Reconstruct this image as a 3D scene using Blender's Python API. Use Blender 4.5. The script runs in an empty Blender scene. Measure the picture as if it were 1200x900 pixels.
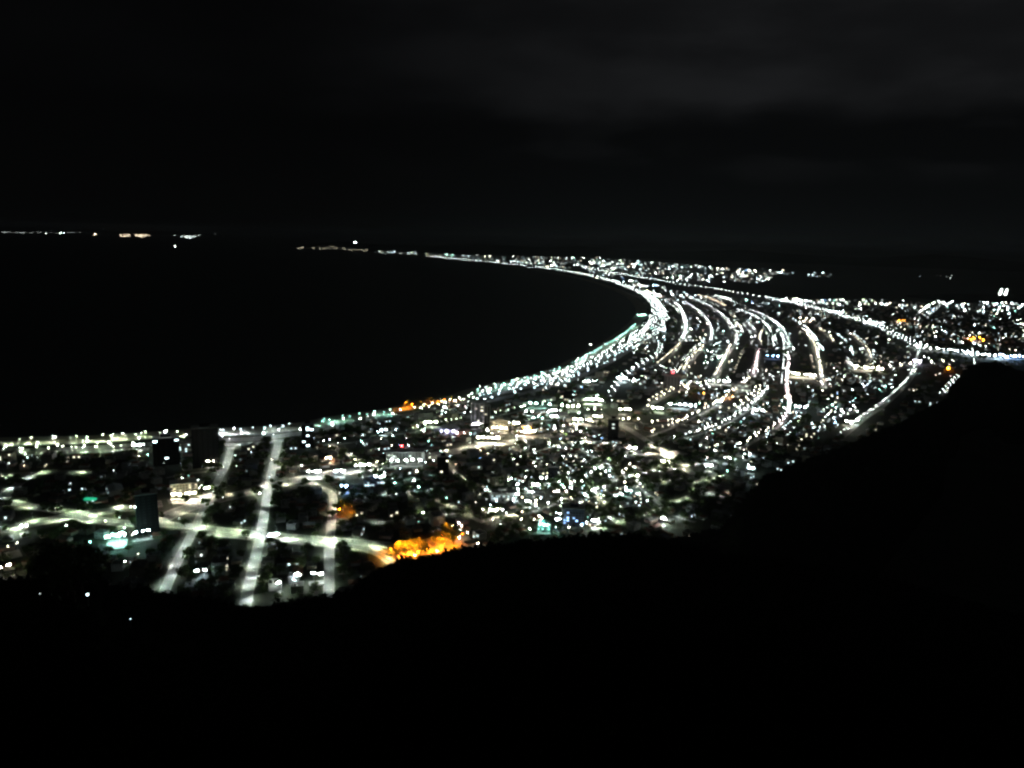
import bpy, math, random
from mathutils import Vector, Matrix, noise
random.seed(7)
R = math.radians
HAZE = 1.7e-5
C = bpy.context.scene.collection
sc = bpy.context.scene

# ------------------------------------------------------------------ camera and ground unprojection
H, FPX, PITCH, ROLL = 325.0, 906.0, math.atan(173/906.0), 0.025
Fv = Vector((0, math.cos(PITCH), -math.sin(PITCH)))
U0 = Vector((0, math.sin(PITCH), math.cos(PITCH)))
Xv = Vector((1, 0, 0))
Rv = math.cos(ROLL)*Xv + math.sin(ROLL)*U0
Uv = -math.sin(ROLL)*Xv + math.cos(ROLL)*U0

def ray(px, py):
    return Fv*FPX + Rv*(px-600) - Uv*(py-450)
def at(px, py, z=0.0):
    d = ray(px, py); t = (z-H)/d.z
    return Vector((d.x*t, d.y*t, z))
def proj(p):
    d = p - Vector((0, 0, H)); w = d.dot(Fv)
    if w < 1: return (-9999, -9999)
    return (600 + FPX*d.dot(Rv)/w, 450 - FPX*d.dot(Uv)/w)

cam = bpy.data.cameras.new('camera'); co = bpy.data.objects.new('camera', cam); C.objects.link(co)
m3 = Matrix((Rv, Uv, -Fv)).transposed()
co.matrix_world = Matrix.Translation((0, 0, H)) @ m3.to_4x4()
cam.sensor_width = 36; cam.lens = 36*FPX/1200; cam.clip_start = .5; cam.clip_end = 200000
sc.camera = co

# ------------------------------------------------------------------ materials
MATS = {}
def surf(name, col, rough=.85, var=.25, scale=.2, metal=0, spec=.3):
    if name in MATS: return MATS[name]
    m = bpy.data.materials.new(name); m.use_nodes = True; nt = m.node_tree
    b = nt.nodes['Principled BSDF']; b.inputs['Roughness'].default_value = rough
    b.inputs['Metallic'].default_value = metal
    b.inputs['Specular IOR Level'].default_value = spec
    if var:
        tc = nt.nodes.new('ShaderNodeTexCoord'); n = nt.nodes.new('ShaderNodeTexNoise')
        n.inputs['Scale'].default_value = scale; n.inputs['Detail'].default_value = 5
        r = nt.nodes.new('ShaderNodeValToRGB')
        r.color_ramp.elements[0].position = .3; r.color_ramp.elements[1].position = .7
        r.color_ramp.elements[0].color = tuple(c*(1-var) for c in col)+(1,)
        r.color_ramp.elements[1].color = tuple(min(1, c*(1+var)) for c in col)+(1,)
        nt.links.new(tc.outputs['Object'], n.inputs['Vector']); nt.links.new(n.outputs['Fac'], r.inputs['Fac'])
        nt.links.new(r.outputs['Color'], b.inputs['Base Color'])
    else:
        b.inputs['Base Color'].default_value = tuple(col)+(1,)
    MATS[name] = m; return m
COL = {'white': (.86, 1, .93), 'cool': (.72, .95, 1), 'green': (.78, 1, .66), 'teal': (.42, 1, .82), 'warm': (1, .82, .58),
       'cream': (1, .93, .68), 'orange': (1, .23, .012), 'red': (1, .05, .05), 'blue': (.3, .55, 1), 'pink': (1, .8, .78),
       'violet': (.75, .72, 1), 'signgreen': (.05, 1, .5)}
def glow(col, s):
    s = float('%.2g' % s); k = 'light_%s_%g' % (col, s)
    if k in MATS: return MATS[k]
    m = bpy.data.materials.new(k); m.use_nodes = True; nt = m.node_tree; nt.nodes.clear()
    e = nt.nodes.new('ShaderNodeEmission'); o = nt.nodes.new('ShaderNodeOutputMaterial')
    e.inputs['Color'].default_value = COL[col]+(1,); e.inputs['Strength'].default_value = s
    nt.links.new(e.outputs[0], o.inputs[0]); MATS[k] = m; return m
asphalt = surf('asphalt', (.15, .15, .145), .9, .3, .06)
paving = surf('paving', (.26, .25, .23), .9, .25, .1)
concrete = surf('concrete', (.34, .33, .31), .9, .3, .15)
soil = surf('soil', (.03, .036, .022), .95, .4, .02)
sand = surf('sand', (.33, .3, .24), .95, .2, .03)
leafm = surf('foliage', (.075, .11, .04), .8, .45, .5)
bark = surf('bark', (.12, .09, .06), .95, .3, 2)
steel = surf('galvanised_steel', (.35, .36, .36), .5, .15, 3, .7)
darkmetal = surf('dark_metal', (.05, .05, .05), .5, 0)
glassm = surf('window_glass', (.012, .014, .016), .3, 0, spec=.25)
doorm = surf('painted_door', (.16, .1, .07), .6, .2, 1)
WALLS = [surf('wall_white', (.55, .55, .52), .9, .15, .4), surf('wall_cream', (.5, .45, .34), .9, .15, .4),
         surf('wall_grey', (.32, .32, .31), .9, .2, .4), surf('wall_rose', (.42, .28, .24), .9, .15, .4),
         surf('wall_dark', (.018, .018, .02), .95, .2, .4, 0, 0)]
ROOFS = [surf('roof_tile', (.17, .08, .05), .9, .35, .8), surf('roof_fibre_cement', (.14, .14, .135), .9, .3, .6),
         surf('roof_metal', (.3, .31, .32), .6, .2, .3)]
whiteline = surf('road_paint', (.7, .7, .68), .7, .15, 1)
grassm = surf('verge_grass', (.05, .085, .03), .95, .35, .3)

# ------------------------------------------------------------------ mesh builder
class MB:
    def __init__(s): s.v = []; s.f = []; s.m = []; s.mats = []
    def mi(s, mat):
        if mat not in s.mats: s.mats.append(mat)
        return s.mats.index(mat)
    def poly(s, pts, mat):
        b = len(s.v); s.v += [tuple(p) for p in pts]; s.f.append(tuple(range(b, b+len(pts)))); s.m.append(s.mi(mat))
    def mesh(s, V, F, mat):
        b = len(s.v); k = s.mi(mat); s.v += [tuple(p) for p in V]
        for f in F: s.f.append(tuple(b+i for i in f)); s.m.append(k)
    def box(s, x0, x1, y0, y1, z0, z1, mat, bottom=False):
        V = [(x, y, z) for z in (z0, z1) for (x, y) in ((x0, y0), (x1, y0), (x1, y1), (x0, y1))]
        F = [(4, 5, 6, 7), (0, 1, 5, 4), (1, 2, 6, 5), (2, 3, 7, 6), (3, 0, 4, 7)]
        if bottom: F.append((3, 2, 1, 0))
        s.mesh(V, F, mat)
    def tube(s, a, b, r0, r1, mat, n=6, cap=True):
        a = Vector(a); b = Vector(b); d = (b-a).normalized()
        u = d.orthogonal().normalized(); w = d.cross(u)
        V = []
        for (p, r) in ((a, r0), (b, r1)):
            for i in range(n):
                t = 2*math.pi*i/n; V.append(p + (u*math.cos(t)+w*math.sin(t))*r)
        F = [(i, (i+1) % n, n+(i+1) % n, n+i) for i in range(n)]
        if cap: F.append(tuple(range(n, 2*n)))
        s.mesh(V, F, mat)
    def add(s, o, M):                                  # append another builder, transformed
        b = len(s.v); s.v += [tuple(M @ Vector(p)) for p in o.v]
        mp = [s.mi(x) for x in o.mats]
        for f, k in zip(o.f, o.m): s.f.append(tuple(b+i for i in f)); s.m.append(mp[k])
    def data(s, name):
        me = bpy.data.meshes.new(name); me.from_pydata(s.v, [], s.f)
        for x in s.mats: me.materials.append(x)
        me.polygons.foreach_set('material_index', s.m); me.update(); return me
    def build(s, name, parent=None, loc=None):
        o = bpy.data.objects.new(name, s.data(name)); C.objects.link(o)
        if parent: o.parent = parent
        if loc is not None: o.location = loc
        return o
def tag(o, label=None, cat=None, group=None, kind=None):
    if label: o['label'] = label
    if cat: o['category'] = cat
    if group: o['group'] = group
    if kind: o['kind'] = kind
    return o
def empty(name, loc, rz=0, label=None, cat=None, group=None):
    o = bpy.data.objects.new(name, None); C.objects.link(o); o.location = loc; o.rotation_euler = (0, 0, rz)
    o.empty_display_size = 1
    return tag(o, label, cat, group)
def part(name, me, parent):
    o = bpy.data.objects.new(name, me); C.objects.link(o); o.parent = parent; return o

# ------------------------------------------------------------------ terrain: sea, ground, beach
COAST = [(-170, 519), (-60, 517), (0, 515), (60, 514), (120, 512), (180, 508), (230, 504), (280, 503), (330, 500), (370, 494), (400, 488),
         (440, 483), (462, 479), (500, 471), (535, 464), (552, 458), (580, 451), (600, 446), (640, 436), (670, 424),
         (695, 411), (715, 399), (733, 386), (744, 376), (750, 366), (746, 356), (733, 345), (712, 336), (690, 329), (660, 322),
         (630, 316.5), (600, 312), (560, 307.5), (520, 303.7), (480, 300.5), (440, 297.3), (400, 294.2), (352, 292.2)]
cw = [at(x, y) for x, y in COAST]
def smooth(pts, n=4):
    out = []
    for i in range(len(pts)-1):
        p0 = pts[max(i-1, 0)]; p1 = pts[i]; p2 = pts[i+1]; p3 = pts[min(i+2, len(pts)-1)]
        for k in range(n):
            t = k/n
            out.append(.5*((2*p1)+(p2-p0)*t+(2*p0-5*p1+4*p2-p3)*t*t+(3*p1-p0-3*p2+p3)*t**3))
    out.append(pts[-1]); return out
shore = smooth(cw, 4)
sea = MB(); n = 48; RR = 120000
ring = [(RR*math.cos(2*math.pi*i/n), RR*math.sin(2*math.pi*i/n), -1.2) for i in range(n)]
seam = surf('sea_water', (.006, .012, .013), .5, .3, .002, spec=.35)
nt = seam.node_tree; bs = nt.nodes['Principled BSDF']
nz = nt.nodes.new('ShaderNodeTexNoise'); nz.inputs['Scale'].default_value = .09; nz.inputs['Detail'].default_value = 4
bp = nt.nodes.new('ShaderNodeBump'); bp.inputs['Strength'].default_value = .8; bp.inputs['Distance'].default_value = 1.5
tc = nt.nodes.new('ShaderNodeTexCoord'); nt.links.new(tc.outputs['Object'], nz.inputs['Vector'])
nt.links.new(nz.outputs['Fac'], bp.inputs['Height']); nt.links.new(bp.outputs[0], bs.inputs['Normal'])
sea.poly(ring, seam); tag(sea.build('sea'), kind='structure')
g = MB()
outer = [at(346, 290.3), at(420, 285), Vector((30000, 90000, 0)), Vector((90000, 60000, 0)), Vector((60000, -4000, 0)), Vector((-3000, -4000, 0)), Vector((-3500, 1150, 0))]
g.poly([Vector((p.x, p.y, 0)) for p in shore+outer], soil)
go = g.build('ground')
import bmesh
bm = bmesh.new(); bm.from_mesh(go.data); bmesh.ops.triangulate(bm, faces=bm.faces[:])
for f in bm.faces:
    if f.normal.z < 0: f.normal_flip()
bm.to_mesh(go.data); bm.free(); tag(go, kind='structure')

def strip(pts, w, z, mat, mb, off=0.0):                # a ribbon along a polyline
    L = []; n = len(pts)
    for i, p in enumerate(pts):
        d = (pts[min(i+1, n-1)]-pts[max(i-1, 0)]); d.z = 0; d.normalize(); s = Vector((-d.y, d.x, 0))
        L.append((p+s*(off-w/2), p+s*(off+w/2)))
    V = [];
    for a, b in L: V += [(a.x, a.y, z), (b.x, b.y, z)]
    mb.mesh(V, [(2*i, 2*i+2, 2*i+3, 2*i+1) for i in range(n-1)], mat)
bch = MB(); wid = []
for a, b in zip(shore[:-1], shore[1:]): pass
n = len(shore); V = []
for i, p in enumerate(shore):
    d = (shore[min(i+1, n-1)]-shore[max(i-1, 0)]); d.z = 0; d.normalize(); s = Vector((-d.y, d.x, 0))
    V += [(p.x+s.x*22, p.y+s.y*22, -1.4), (p.x-s.x*10, p.y-s.y*10, .6), (p.x-s.x*34, p.y-s.y*34, .08)]
F = []
for i in range(n-1):
    F += [(3*i, 3*i+1, 3*i+4, 3*i+3), (3*i+1, 3*i+2, 3*i+5, 3*i+4)]
bch.mesh(V, F, sand); tag(bch.build('beach'), kind='structure')

# ------------------------------------------------------------------ hills in front, built as a height field round the viewpoint
SIL1 = [(-400, 640), (-100, 672), (0, 686), (40, 684), (60, 655), (85, 648), (105, 652), (122, 690), (160, 694), (190, 700), (240, 708), (285, 717), (320, 715), (385, 704), (402, 700),
        (440, 678), (462, 664), (500, 656), (560, 646), (650, 635), (740, 628), (800, 644), (860, 655), (950, 668), (1100, 700), (1300, 760)]
SIL2 = [(760, 641, .99), (800, 632, .97), (845, 622, .93), (862, 604, .86), (875, 585, .82), (897, 562, .8), (945, 543, .78), (1000, 522, .78), (1050, 500, .78), (1085, 482, .78), (1110, 468, .78),
        (1122, 447, .78), (1135, 431, .78), (1150, 427, .78), (1170, 426, .78), (1185, 432, .78), (1200, 438, .78), (1300, 425, .78), (1500, 400, .78)]
def azd(px, py):
    p = at(px, py); return math.atan2(p.x, p.y), math.hypot(p.x, p.y)
S1 = [azd(x, y)+(.6,) for x, y in SIL1]
S2 = [azd(x, y)+(f,) for x, y, f in SIL2]
def lerp(tab, a):
    if a <= tab[0][0]: return tab[0][1:]
    if a >= tab[-1][0]: return tab[-1][1:]
    for p, q in zip(tab[:-1], tab[1:]):
        if p[0] <= a <= q[0]:
            t = (a-p[0])/(q[0]-p[0]); return (p[1]*(1-t)+q[1]*t, p[2]*(1-t)+q[2]*t)
def hill_z(a, r):
    G, f = lerp(S1, a); D = G*f
    if r < D:
        t = r/D; z = H-r*H/G-2.6*(1-t)-90*t*(1-t)
        z -= (6*t*(1-t)*4)*(.5+.5*noise.noise(Vector((r*.02*math.sin(a), r*.02*math.cos(a), 3))))
    else:
        s = (r-D)/(.95*(G-D)); z = H*(1-f)*max(0, 1-s)**1.25 if s < 1 else -.8
    if a >= S2[0][0]-.001:
        G2, f2 = lerp(S2, a); D2 = G2*f2; h2 = H*(1-f2)
        if r > D2:
            s = (r-D2)/(.95*(G2-D2)); z2 = h2*(1-s)**1.3 if s < 1 else -.8
        else:
            t = max(0, 1-(D2-r)/420); t = t*t*(3-2*t); z2 = h2*t-.8*(1-t)
            z2 -= h2*.1*4*t*(1-t)*abs(noise.noise(Vector((r*.01*math.sin(a), r*.01*math.cos(a), 9))))
        z = max(z, z2)
    return z
forestsoil = surf('forest_floor', (.007, .009, .005), 1, .4, .03, 0, 0)
hm = MB(); NA, NR = 300, 130; A0, A1 = R(-80), R(80)
V = []
for i in range(NA+1):
    a = A0+(A1-A0)*i/NA
    for j in range(NR+1):
        r = 2600*(j/NR)**1.6
        V.append((r*math.sin(a), r*math.cos(a), hill_z(a, r)))
F = [(i*(NR+1)+j, (i+1)*(NR+1)+j, (i+1)*(NR+1)+j+1, i*(NR+1)+j+1) for i in range(NA) for j in range(NR)]
F = [f for f in F if max(V[k][2] for k in f) > -.7]
hm.mesh(V, F, forestsoil); ho = hm.build('hill'); tag(ho, kind='structure')
for p in ho.data.polygons: p.use_smooth = True
def on_hill(px, py):
    d = ray(px, py).normalized()
    for k in range(4000):
        t = 5+k*.8; p = Vector((0, 0, H))+d*t
        if p.z <= hill_z(math.atan2(p.x, p.y), math.hypot(p.x, p.y)): return p
    return at(px, py)

# far relief: the mountain range inland, the headland, the island across the channel
def mound(name, cx, cy, rx, ry, h, mat, seed=0, rot=0, nn=28, mm=10):
    m = MB(); V = [];
    for i in range(nn):
        t = 2*math.pi*i/nn
        for j in range(mm+1):
            u = 1-j/mm; x = rx*u*math.cos(t); y = ry*u*math.sin(t)
            z = h*(1-u*u)**1.3*(1+.5*noise.noise(Vector((x/rx*2+seed, y/ry*2, seed))))
            V.append((cx+x*math.cos(rot)-y*math.sin(rot), cy+x*math.sin(rot)+y*math.cos(rot), z-2))
    F = [(i*(mm+1)+j, ((i+1) % nn)*(mm+1)+j, ((i+1) % nn)*(mm+1)+j+1, i*(mm+1)+j+1) for i in range(nn) for j in range(mm)]
    m.mesh(V, F, mat); o = m.build(name); tag(o, kind='structure'); return o
mr = MB(); V = []; NX = 90
for i in range(NX+1):
    a = R(-12)+R(62)*i/NX
    for j, (rr, k) in enumerate(((13500, 0), (15500, .55), (17500, 1), (20500, .6), (24000, 0))):
        hh = (120+100*noise.noise(Vector((i*.11, 1, 2)))+30*noise.noise(Vector((i*.45, 5, j*.3))))*k*min(1, i/16)
        V.append((rr*math.sin(a), rr*math.cos(a), max(hh, 0)-3))
F = [(i*5+j, (i+1)*5+j, (i+1)*5+j+1, i*5+j+1) for i in range(NX) for j in range(4)]
mr.mesh(V, F, forestsoil); tag(mr.build('mountains'), kind='structure')
for px, py, rx, ry, h, s in ((60, 271.5, 4200, 1500, 230, 1), (190, 274.5, 3300, 1300, 170, 3)):
    p = at(px, py); mound('island', p.x, p.y, rx, ry, h, forestsoil, s)
p = at(405, 289.5); mound('headland', p.x, p.y+200, 1300, 700, 95, forestsoil, 2)
p = at(1175, 351.5); knollx, knolly = p.x, p.y
mound('knoll', knollx, knolly, 620, 480, 34, forestsoil, 4)

# ------------------------------------------------------------------ roads
# key, phrase for labels, pixel polyline, width m, lamp spacing m, head (c cut-off / g globe), colour, power, both sides
ST = [
 ('promenade', 'the seafront road left of the dark beach tower', [(-150, 530), (0, 528), (60, 527), (120, 524), (180, 520), (228, 516)], 17, 34, 'g', 'white', .8, 0),
 ('promenade', 'the seafront road between the beach tower and the orange beach', [(228, 516), (260, 515.5), (300, 514), (350, 508), (400, 498), (450, 491), (485, 484)], 17, 30, 'g', 'white', .8, 0),
 ('promenade', 'the seafront road just behind the orange lit beach trees', [(485, 484), (515, 477), (552, 470)], 16, 24, 'g', 'green', .8, 1),
 ('promenade', 'the wide bright seafront road behind the twin towers', [(552, 468), (600, 457), (645, 446)], 22, 32, 'g', 'cool', .7, 1),
 ('promenade', 'the curving seafront road before the bright bend', [(645, 446), (680, 432), (710, 418), (735, 402), (752, 390), (764, 377)], 22, 30, 'g', 'white', .9, 1),
 ('promenade', 'the seafront road at the brightest bend of the bay', [(764, 377), (769, 366), (765, 355), (752, 345), (735, 337)], 26, 34, 'g', 'white', .8, 1),
 ('promenade', 'the far arm of the bay road', [(735, 337), (715, 330), (690, 323.5), (660, 318), (630, 313.8), (600, 310.3), (560, 306.3), (520, 302.6), (505, 301)], 26, 48, 'g', 'white', 1.1, 1),
 ('promenade', 'the thin far end of the bay road', [(505, 301), (480, 299), (450, 296.8)], 14, 150, 'g', 'white', 2.0, 0),
 ('walk', 'the added beach walk left of the dark beach tower', [(-150, 523), (0, 521), (60, 520), (120, 517), (180, 513), (225, 510)], 13, 20, 'c', 'green', 1.4*2.0, 0),  # walk rows and their shielded lamps are added to widen the lit seafront
 ('walk', 'the added beach walk above the long streets', [(255, 509.5), (300, 508), (345, 503)], 13, 20, 'c', 'cool', 1.4*2.0, 0),
 ('walk', 'the added beach walk between slim tower and orange beach', [(370, 500), (400, 494), (440, 489), (465, 485)], 13, 20, 'c', 'teal', 1.4*1.8, 0),
 ('walk', 'the added beach walk of the wide seafront plaza', [(555, 463.5), (580, 457), (603, 451.5), (640, 441)], 15, 14, 'c', 'teal', 1.5, 1),
 ('promenade', 'the second row behind the wide seafront road', [(556, 474), (600, 464), (645, 453), (682, 440), (715, 424), (745, 405)], 14, 34, 'g', 'cool', .4, 0),
 ('walk', 'the added beach walk below the bright bend', [(645, 440), (680, 424), (706, 409), (728, 396), (745, 382)], 12, 20, 'c', 'teal', 1.1, 1),
 ('promenade', 'the inner row at the bright bend', [(748, 402), (768, 390), (778, 376), (775, 362), (763, 349)], 16, 34, 'g', 'white', .5, 1),
 ('walk', 'the added road behind the left seafront', [(-150, 535), (0, 532), (60, 531), (120, 529), (175, 526)], 11, 18, 'c', 'green', 1.4*1.5, 0),  # added strip whose hidden lamps deepen the bright seafront band
 ('walk', 'the added road behind the seafront gap', [(262, 521), (300, 519.5), (345, 514.5)], 11, 18, 'c', 'white', 1.4*1.5, 0),
 ('road', 'the dim lane crossing the lower left blocks', [(-60, 560), (0, 557), (38, 555), (85, 553), (127, 551)], 10, 45, 'c', 'green', .5, 0),
 ('road', 'the slanting dim lane at the left edge', [(38, 555), (18, 570), (0, 584), (-20, 600)], 9, 45, 'c', 'white', .35, 0),
 ('road', 'the thin street above the yellow avenue', [(-60, 585), (0, 587), (50, 596), (72, 600)], 11, 34, 'c', 'green', .6, 0),
 ('avenue', 'the yellowish avenue at the left edge', [(-80, 626), (0, 621), (40, 613), (87, 604), (120, 600), (160, 594), (190, 590)], 20, 22, 'c', 'green', 1.7, 0),
 ('avenue', 'the link road beside the yellow avenue', [(87, 605), (130, 612), (160, 614), (185, 614)], 15, 22, 'c', 'green', 1.0, 0),
 ('avenue', 'the broad avenue rising past the cream lit hall', [(185, 611), (205, 601), (230, 592), (265, 583), (300, 575), (350, 562), (395, 554), (425, 551), (475, 541), (510, 533), (545, 527)], 22, 24, 'c', 'cream', 1.0, 0),
 ('road', 'the upper lane beside the cream lit hall', [(197, 588), (225, 584), (262, 578)], 12, 22, 'c', 'cream', 1.1, 0),
 ('highway', 'the long highway across the lower blocks', [(183, 614), (222, 617), (300, 626), (400, 634), (457, 639)], 13, 22, 'c', 'green', .9, 0),
 ('highway', 'the long highway across the lower blocks', [(222, 621), (300, 630.5), (400, 639), (440, 646), (462, 659)], 12, 26, 'c', 'green', .9, 0),
 ('street', 'the first long street running down from the beach', [(271, 524), (265, 545), (250, 573), (225, 625), (207, 660), (190, 699)], 19, 25, 'c', 'white', 1.15, 0),
 ('street', 'the second long street running down from the beach', [(327, 515), (317, 558), (310, 600), (304, 635), (297, 662), (286, 716)], 21, 25, 'c', 'white', 1.3, 0),
 ('street', 'the third long street above the orange corner', [(362, 565), (378, 572), (390, 581), (389, 605), (386, 635)], 19, 25, 'c', 'cream', 1.3, 0),
 ('street', 'the third long street below the highway', [(386, 637), (385, 702)], 19, 25, 'c', 'white', 1.0, 0),
 ('street', 'the slanting street behind the left centre blocks', [(385, 520), (405, 531), (425, 542), (447, 552)], 13, 22, 'c', 'cream', 1.1, 0),
 ('avenue', 'the bright central avenue below the twin towers', [(545, 528), (562, 522), (600, 518), (650, 510), (690, 517), (732, 527), (770, 534), (800, 530)], 19, 22, 'c', 'cream', 1.5, 0),
 ('street', 'the slanting street below the dark square tower', [(522, 540), (535, 555), (550, 567), (580, 585)], 13, 22, 'c', 'cream', 1.0, 0),
 ('street', 'the street rising right from the blue white yard', [(575, 588), (605, 577), (645, 565), (700, 550), (727, 535), (750, 530), (770, 521), (790, 512)], 14, 26, 'c', 'white', 1.0, 0),
 ('street', 'the short street above the lower centre corner', [(562, 612), (590, 605), (625, 600), (660, 588), (690, 572)], 12, 30, 'c', 'cream', .9, 0),
 ('street', 'the lowest street in the centre right', [(700, 622), (732, 610), (775, 596), (800, 585), (825, 575)], 15, 24, 'c', 'green', 1.0, 0),
 ('street', 'the short lane at the lower right blocks', [(692, 595), (720, 610)], 11, 26, 'c', 'white', .9, 0),
 ('street', 'the thin straight lane at the lower right corner', [(815, 567), (850, 556)], 7, 18, 'c', 'green', 1.3, 0),
 ('street', 'the lane bending at the lower right corner', [(815, 567), (825, 576), (850, 583)], 11, 26, 'c', 'white', .7, 0),
 ('street', 'the lane leading to the right hill foot', [(770, 600), (790, 605), (815, 612)], 9, 24, 'c', 'white', .8, 0),
 ('street', 'the ring road lower part by the dark hill', [(867, 527), (885, 516), (905, 505)], 14, 22, 'g', 'cream', .5, 0),
 ('street', 'the ring road part with the teal light', [(905, 505), (920, 492), (925, 475), (921, 455), (923, 436), (924, 417)], 14, 24, 'c', 'pink', 1.7*.9, 0),
 ('street', 'the long curved ring road on the plain', [(925, 410), (922, 397), (915, 385), (906, 377), (895, 371), (880, 365), (870, 363)], 16, 15, 'c', 'white', 1.7*1.9, 0),
 ('street', 'the first inner curve behind the bright bend', [(789, 355), (796, 361), (802, 370), (805, 380), (804, 390), (800, 400)], 16, 13, 'c', 'white', 1.7*2.4, 0),
 ('street', 'the short street below the first inner curve', [(797, 405), (783, 418), (770, 429)], 14, 15, 'c', 'cream', 1.7*1.4, 0),
 ('street', 'the second inner curve of the bay', [(802, 355), (815, 363), (826, 373), (833, 384), (834, 393), (832, 401)], 13, 16, 'c', 'white', 1.7*1.2, 0),
 ('street', 'the street below the second inner curve', [(825, 407), (812, 420), (800, 437)], 13, 16, 'c', 'cream', 1.7*1.1, 0),
 ('street', 'the third inner curve of the bay', [(810, 350), (828, 358), (842, 367), (855, 379), (863, 392), (863, 400), (861, 405)], 14, 16, 'c', 'white', 1.7*1.3, 0),
 ('street', 'the street below the third inner curve', [(856, 407), (848, 424), (837, 445)], 14, 15, 'c', 'cream', 1.7*1.4, 0),
 ('street', 'the short curve ending at a yellow light', [(818, 347), (835, 352), (850, 360)], 12, 20, 'g', 'warm', .5, 0),
 ('street', 'the fourth inner curve upper part', [(873, 377), (880, 383), (886, 391)], 12, 16, 'c', 'white', 1.7*1.0, 0),
 ('street', 'the fourth inner curve', [(894, 388), (890, 395), (892, 405)], 11, 16, 'c', 'cream', 1.7*1.1, 0),
 ('street', 'the street below the fourth inner curve', [(889, 412), (886, 426), (882, 442)], 13, 16, 'c', 'pink', 1.7*1.2, 0),
 ('street', 'the street right of the ring road', [(940, 387), (950, 397), (955, 407), (960, 425), (966, 455)], 13, 17, 'c', 'cream', 1.7*1.1, 0),
 ('street', 'the short street inland of the ring road', [(960, 387), (970, 393), (977, 402)], 12, 18, 'c', 'cream', .8, 0),
 ('street', 'the curved street nearest the right avenue', [(995, 392), (1008, 402), (1017, 412), (1021, 423)], 13, 17, 'c', 'cream', 1.7*1.0, 0),
 ('street', 'the short street above the long white yard', [(992, 422), (1002, 435)], 12, 17, 'c', 'white', 1.0, 0),
 ('avenue', 'the right avenue descending beside the dark hill', [(1080, 405), (1072, 427), (1065, 445), (1040, 470), (1012, 490), (985, 512)], 11, 26, 'c', 'white', .9, 0),
 ('avenue', 'the bright cross avenue on the right', [(1002, 436), (1035, 433), (1060, 430), (1090, 427), (1117, 425)], 18, 24, 'g', 'cream', .9, 0),
 ('highway', 'the far highway from the bay to the plain', [(680, 314), (717, 320), (758, 327), (798, 334), (830, 338), (867, 345), (900, 350)], 22, 34, 'g', 'white', 1.2, 0),
 ('highway', 'the near highway along the inland plain', [(900, 350), (933, 357), (958, 363), (980, 369), (1025, 382), (1048, 393), (1072, 404), (1100, 411), (1125, 414), (1162, 419), (1210, 421)], 24, 26, 'g', 'white', 1.2, 0),
 ('street', 'the short straight row beside the right hill', [(1102, 466), (1112, 455), (1124, 442)], 9, 26, 'g', 'white', .4, 0),
 ('street', 'the slanting street left of the grey white tower', [(755, 480), (775, 466), (800, 454), (825, 452), (855, 452)], 13, 22, 'c', 'cream', 1.6, 0),
 ('street', 'the hooked street before the bright bend', [(715, 465), (727, 447), (745, 433), (757, 425), (772, 415), (774, 405)], 12, 28, 'g', 'white', .6, 0),
 ('street', 'the dotted street behind the yellow trees', [(855, 485), (870, 475), (885, 465), (888, 455)], 12, 22, 'g', 'cream', .5, 0),
 ('street', 'the street climbing from the lower centre', [(690, 560), (700, 550), (725, 535)], 12, 24, 'c', 'green', .9, 0),
 ('street', 'the lane parallel below the central avenue', [(612, 533), (640, 526), (665, 517)], 10, 24, 'c', 'cream', .8, 0),
 ('street', 'the teal tinted lane left of the dark square tower', [(440, 571), (475, 563), (510, 556), (522, 552)], 13, 24, 'c', 'teal', .8, 0),
 ('street', 'the back lane behind the central blocks', [(410, 586), (440, 583), (470, 577), (495, 576), (520, 572)], 9, 34, 'c', 'white', .5, 0),
 ('street', 'the lane joining the highway near the orange trees', [(392, 606), (430, 612), (460, 610), (500, 606), (545, 600)], 9, 40, 'c', 'white', .4, 0),
 ('street', 'the cross street right of the first long street', [(262, 551), (240, 553), (215, 556), (195, 560)], 10, 40, 'c', 'cream', .8, 0),
 ('street', 'the bright strip right of the second long street', [(322, 548), (345, 547), (368, 544)], 11, 16, 'c', 'cream', 1.5, 0),
 ('street', 'the street along the lit central facades', [(375, 522), (410, 519), (450, 511), (480, 508)], 10, 30, 'g', 'cool', .35, 0),
 ('street', 'the street on the right flank of the old centre', [(760, 500), (790, 497), (820, 500), (850, 510)], 12, 34, 'c', 'cream', .9, 0),
 ('street', 'the dim street along the lower right field', [(735, 545), (765, 552), (795, 548), (835, 535)], 11, 34, 'c', 'cream', .8, 0),
 ('street', 'the cross street between the inner curves', [(770, 400), (800, 403), (832, 404), (861, 406), (890, 408), (925, 412)], 11, 60, 'g', 'cool', .3, 0),
 ('street', 'the lower cross street between the inner curves', [(770, 432), (800, 440), (840, 447), (880, 446), (925, 440), (966, 452)], 12, 50, 'g', 'white', .35, 0),
 ('street', 'the cross street from the central avenue to the lowest street', [(600, 524), (640, 548), (680, 570), (722, 598)], 11, 20, 'c', 'cream', 1.0, 0),
 ('street', 'the cross street through the lower right blocks', [(655, 512), (695, 535), (730, 558), (775, 592)], 11, 20, 'c', 'white', 1.0, 0),
 ('street', 'the cross street below the brightest ground', [(700, 482), (740, 505), (785, 535), (812, 556)], 11, 22, 'c', 'cream', .9, 0),
 ('street', 'the long street through the lower right blocks', [(690, 573), (740, 557), (790, 548), (840, 540)], 11, 22, 'c', 'white', 1.0, 0),
 ('street', 'the street just above the lowest street', [(660, 588), (700, 577), (750, 568), (805, 560)], 11, 22, 'c', 'green', .9, 0),
 ('street', 'the street between brightest ground and central avenue', [(655, 505), (690, 500), (730, 496), (760, 497)], 11, 20, 'c', 'cream', 1.1, 0),
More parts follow.
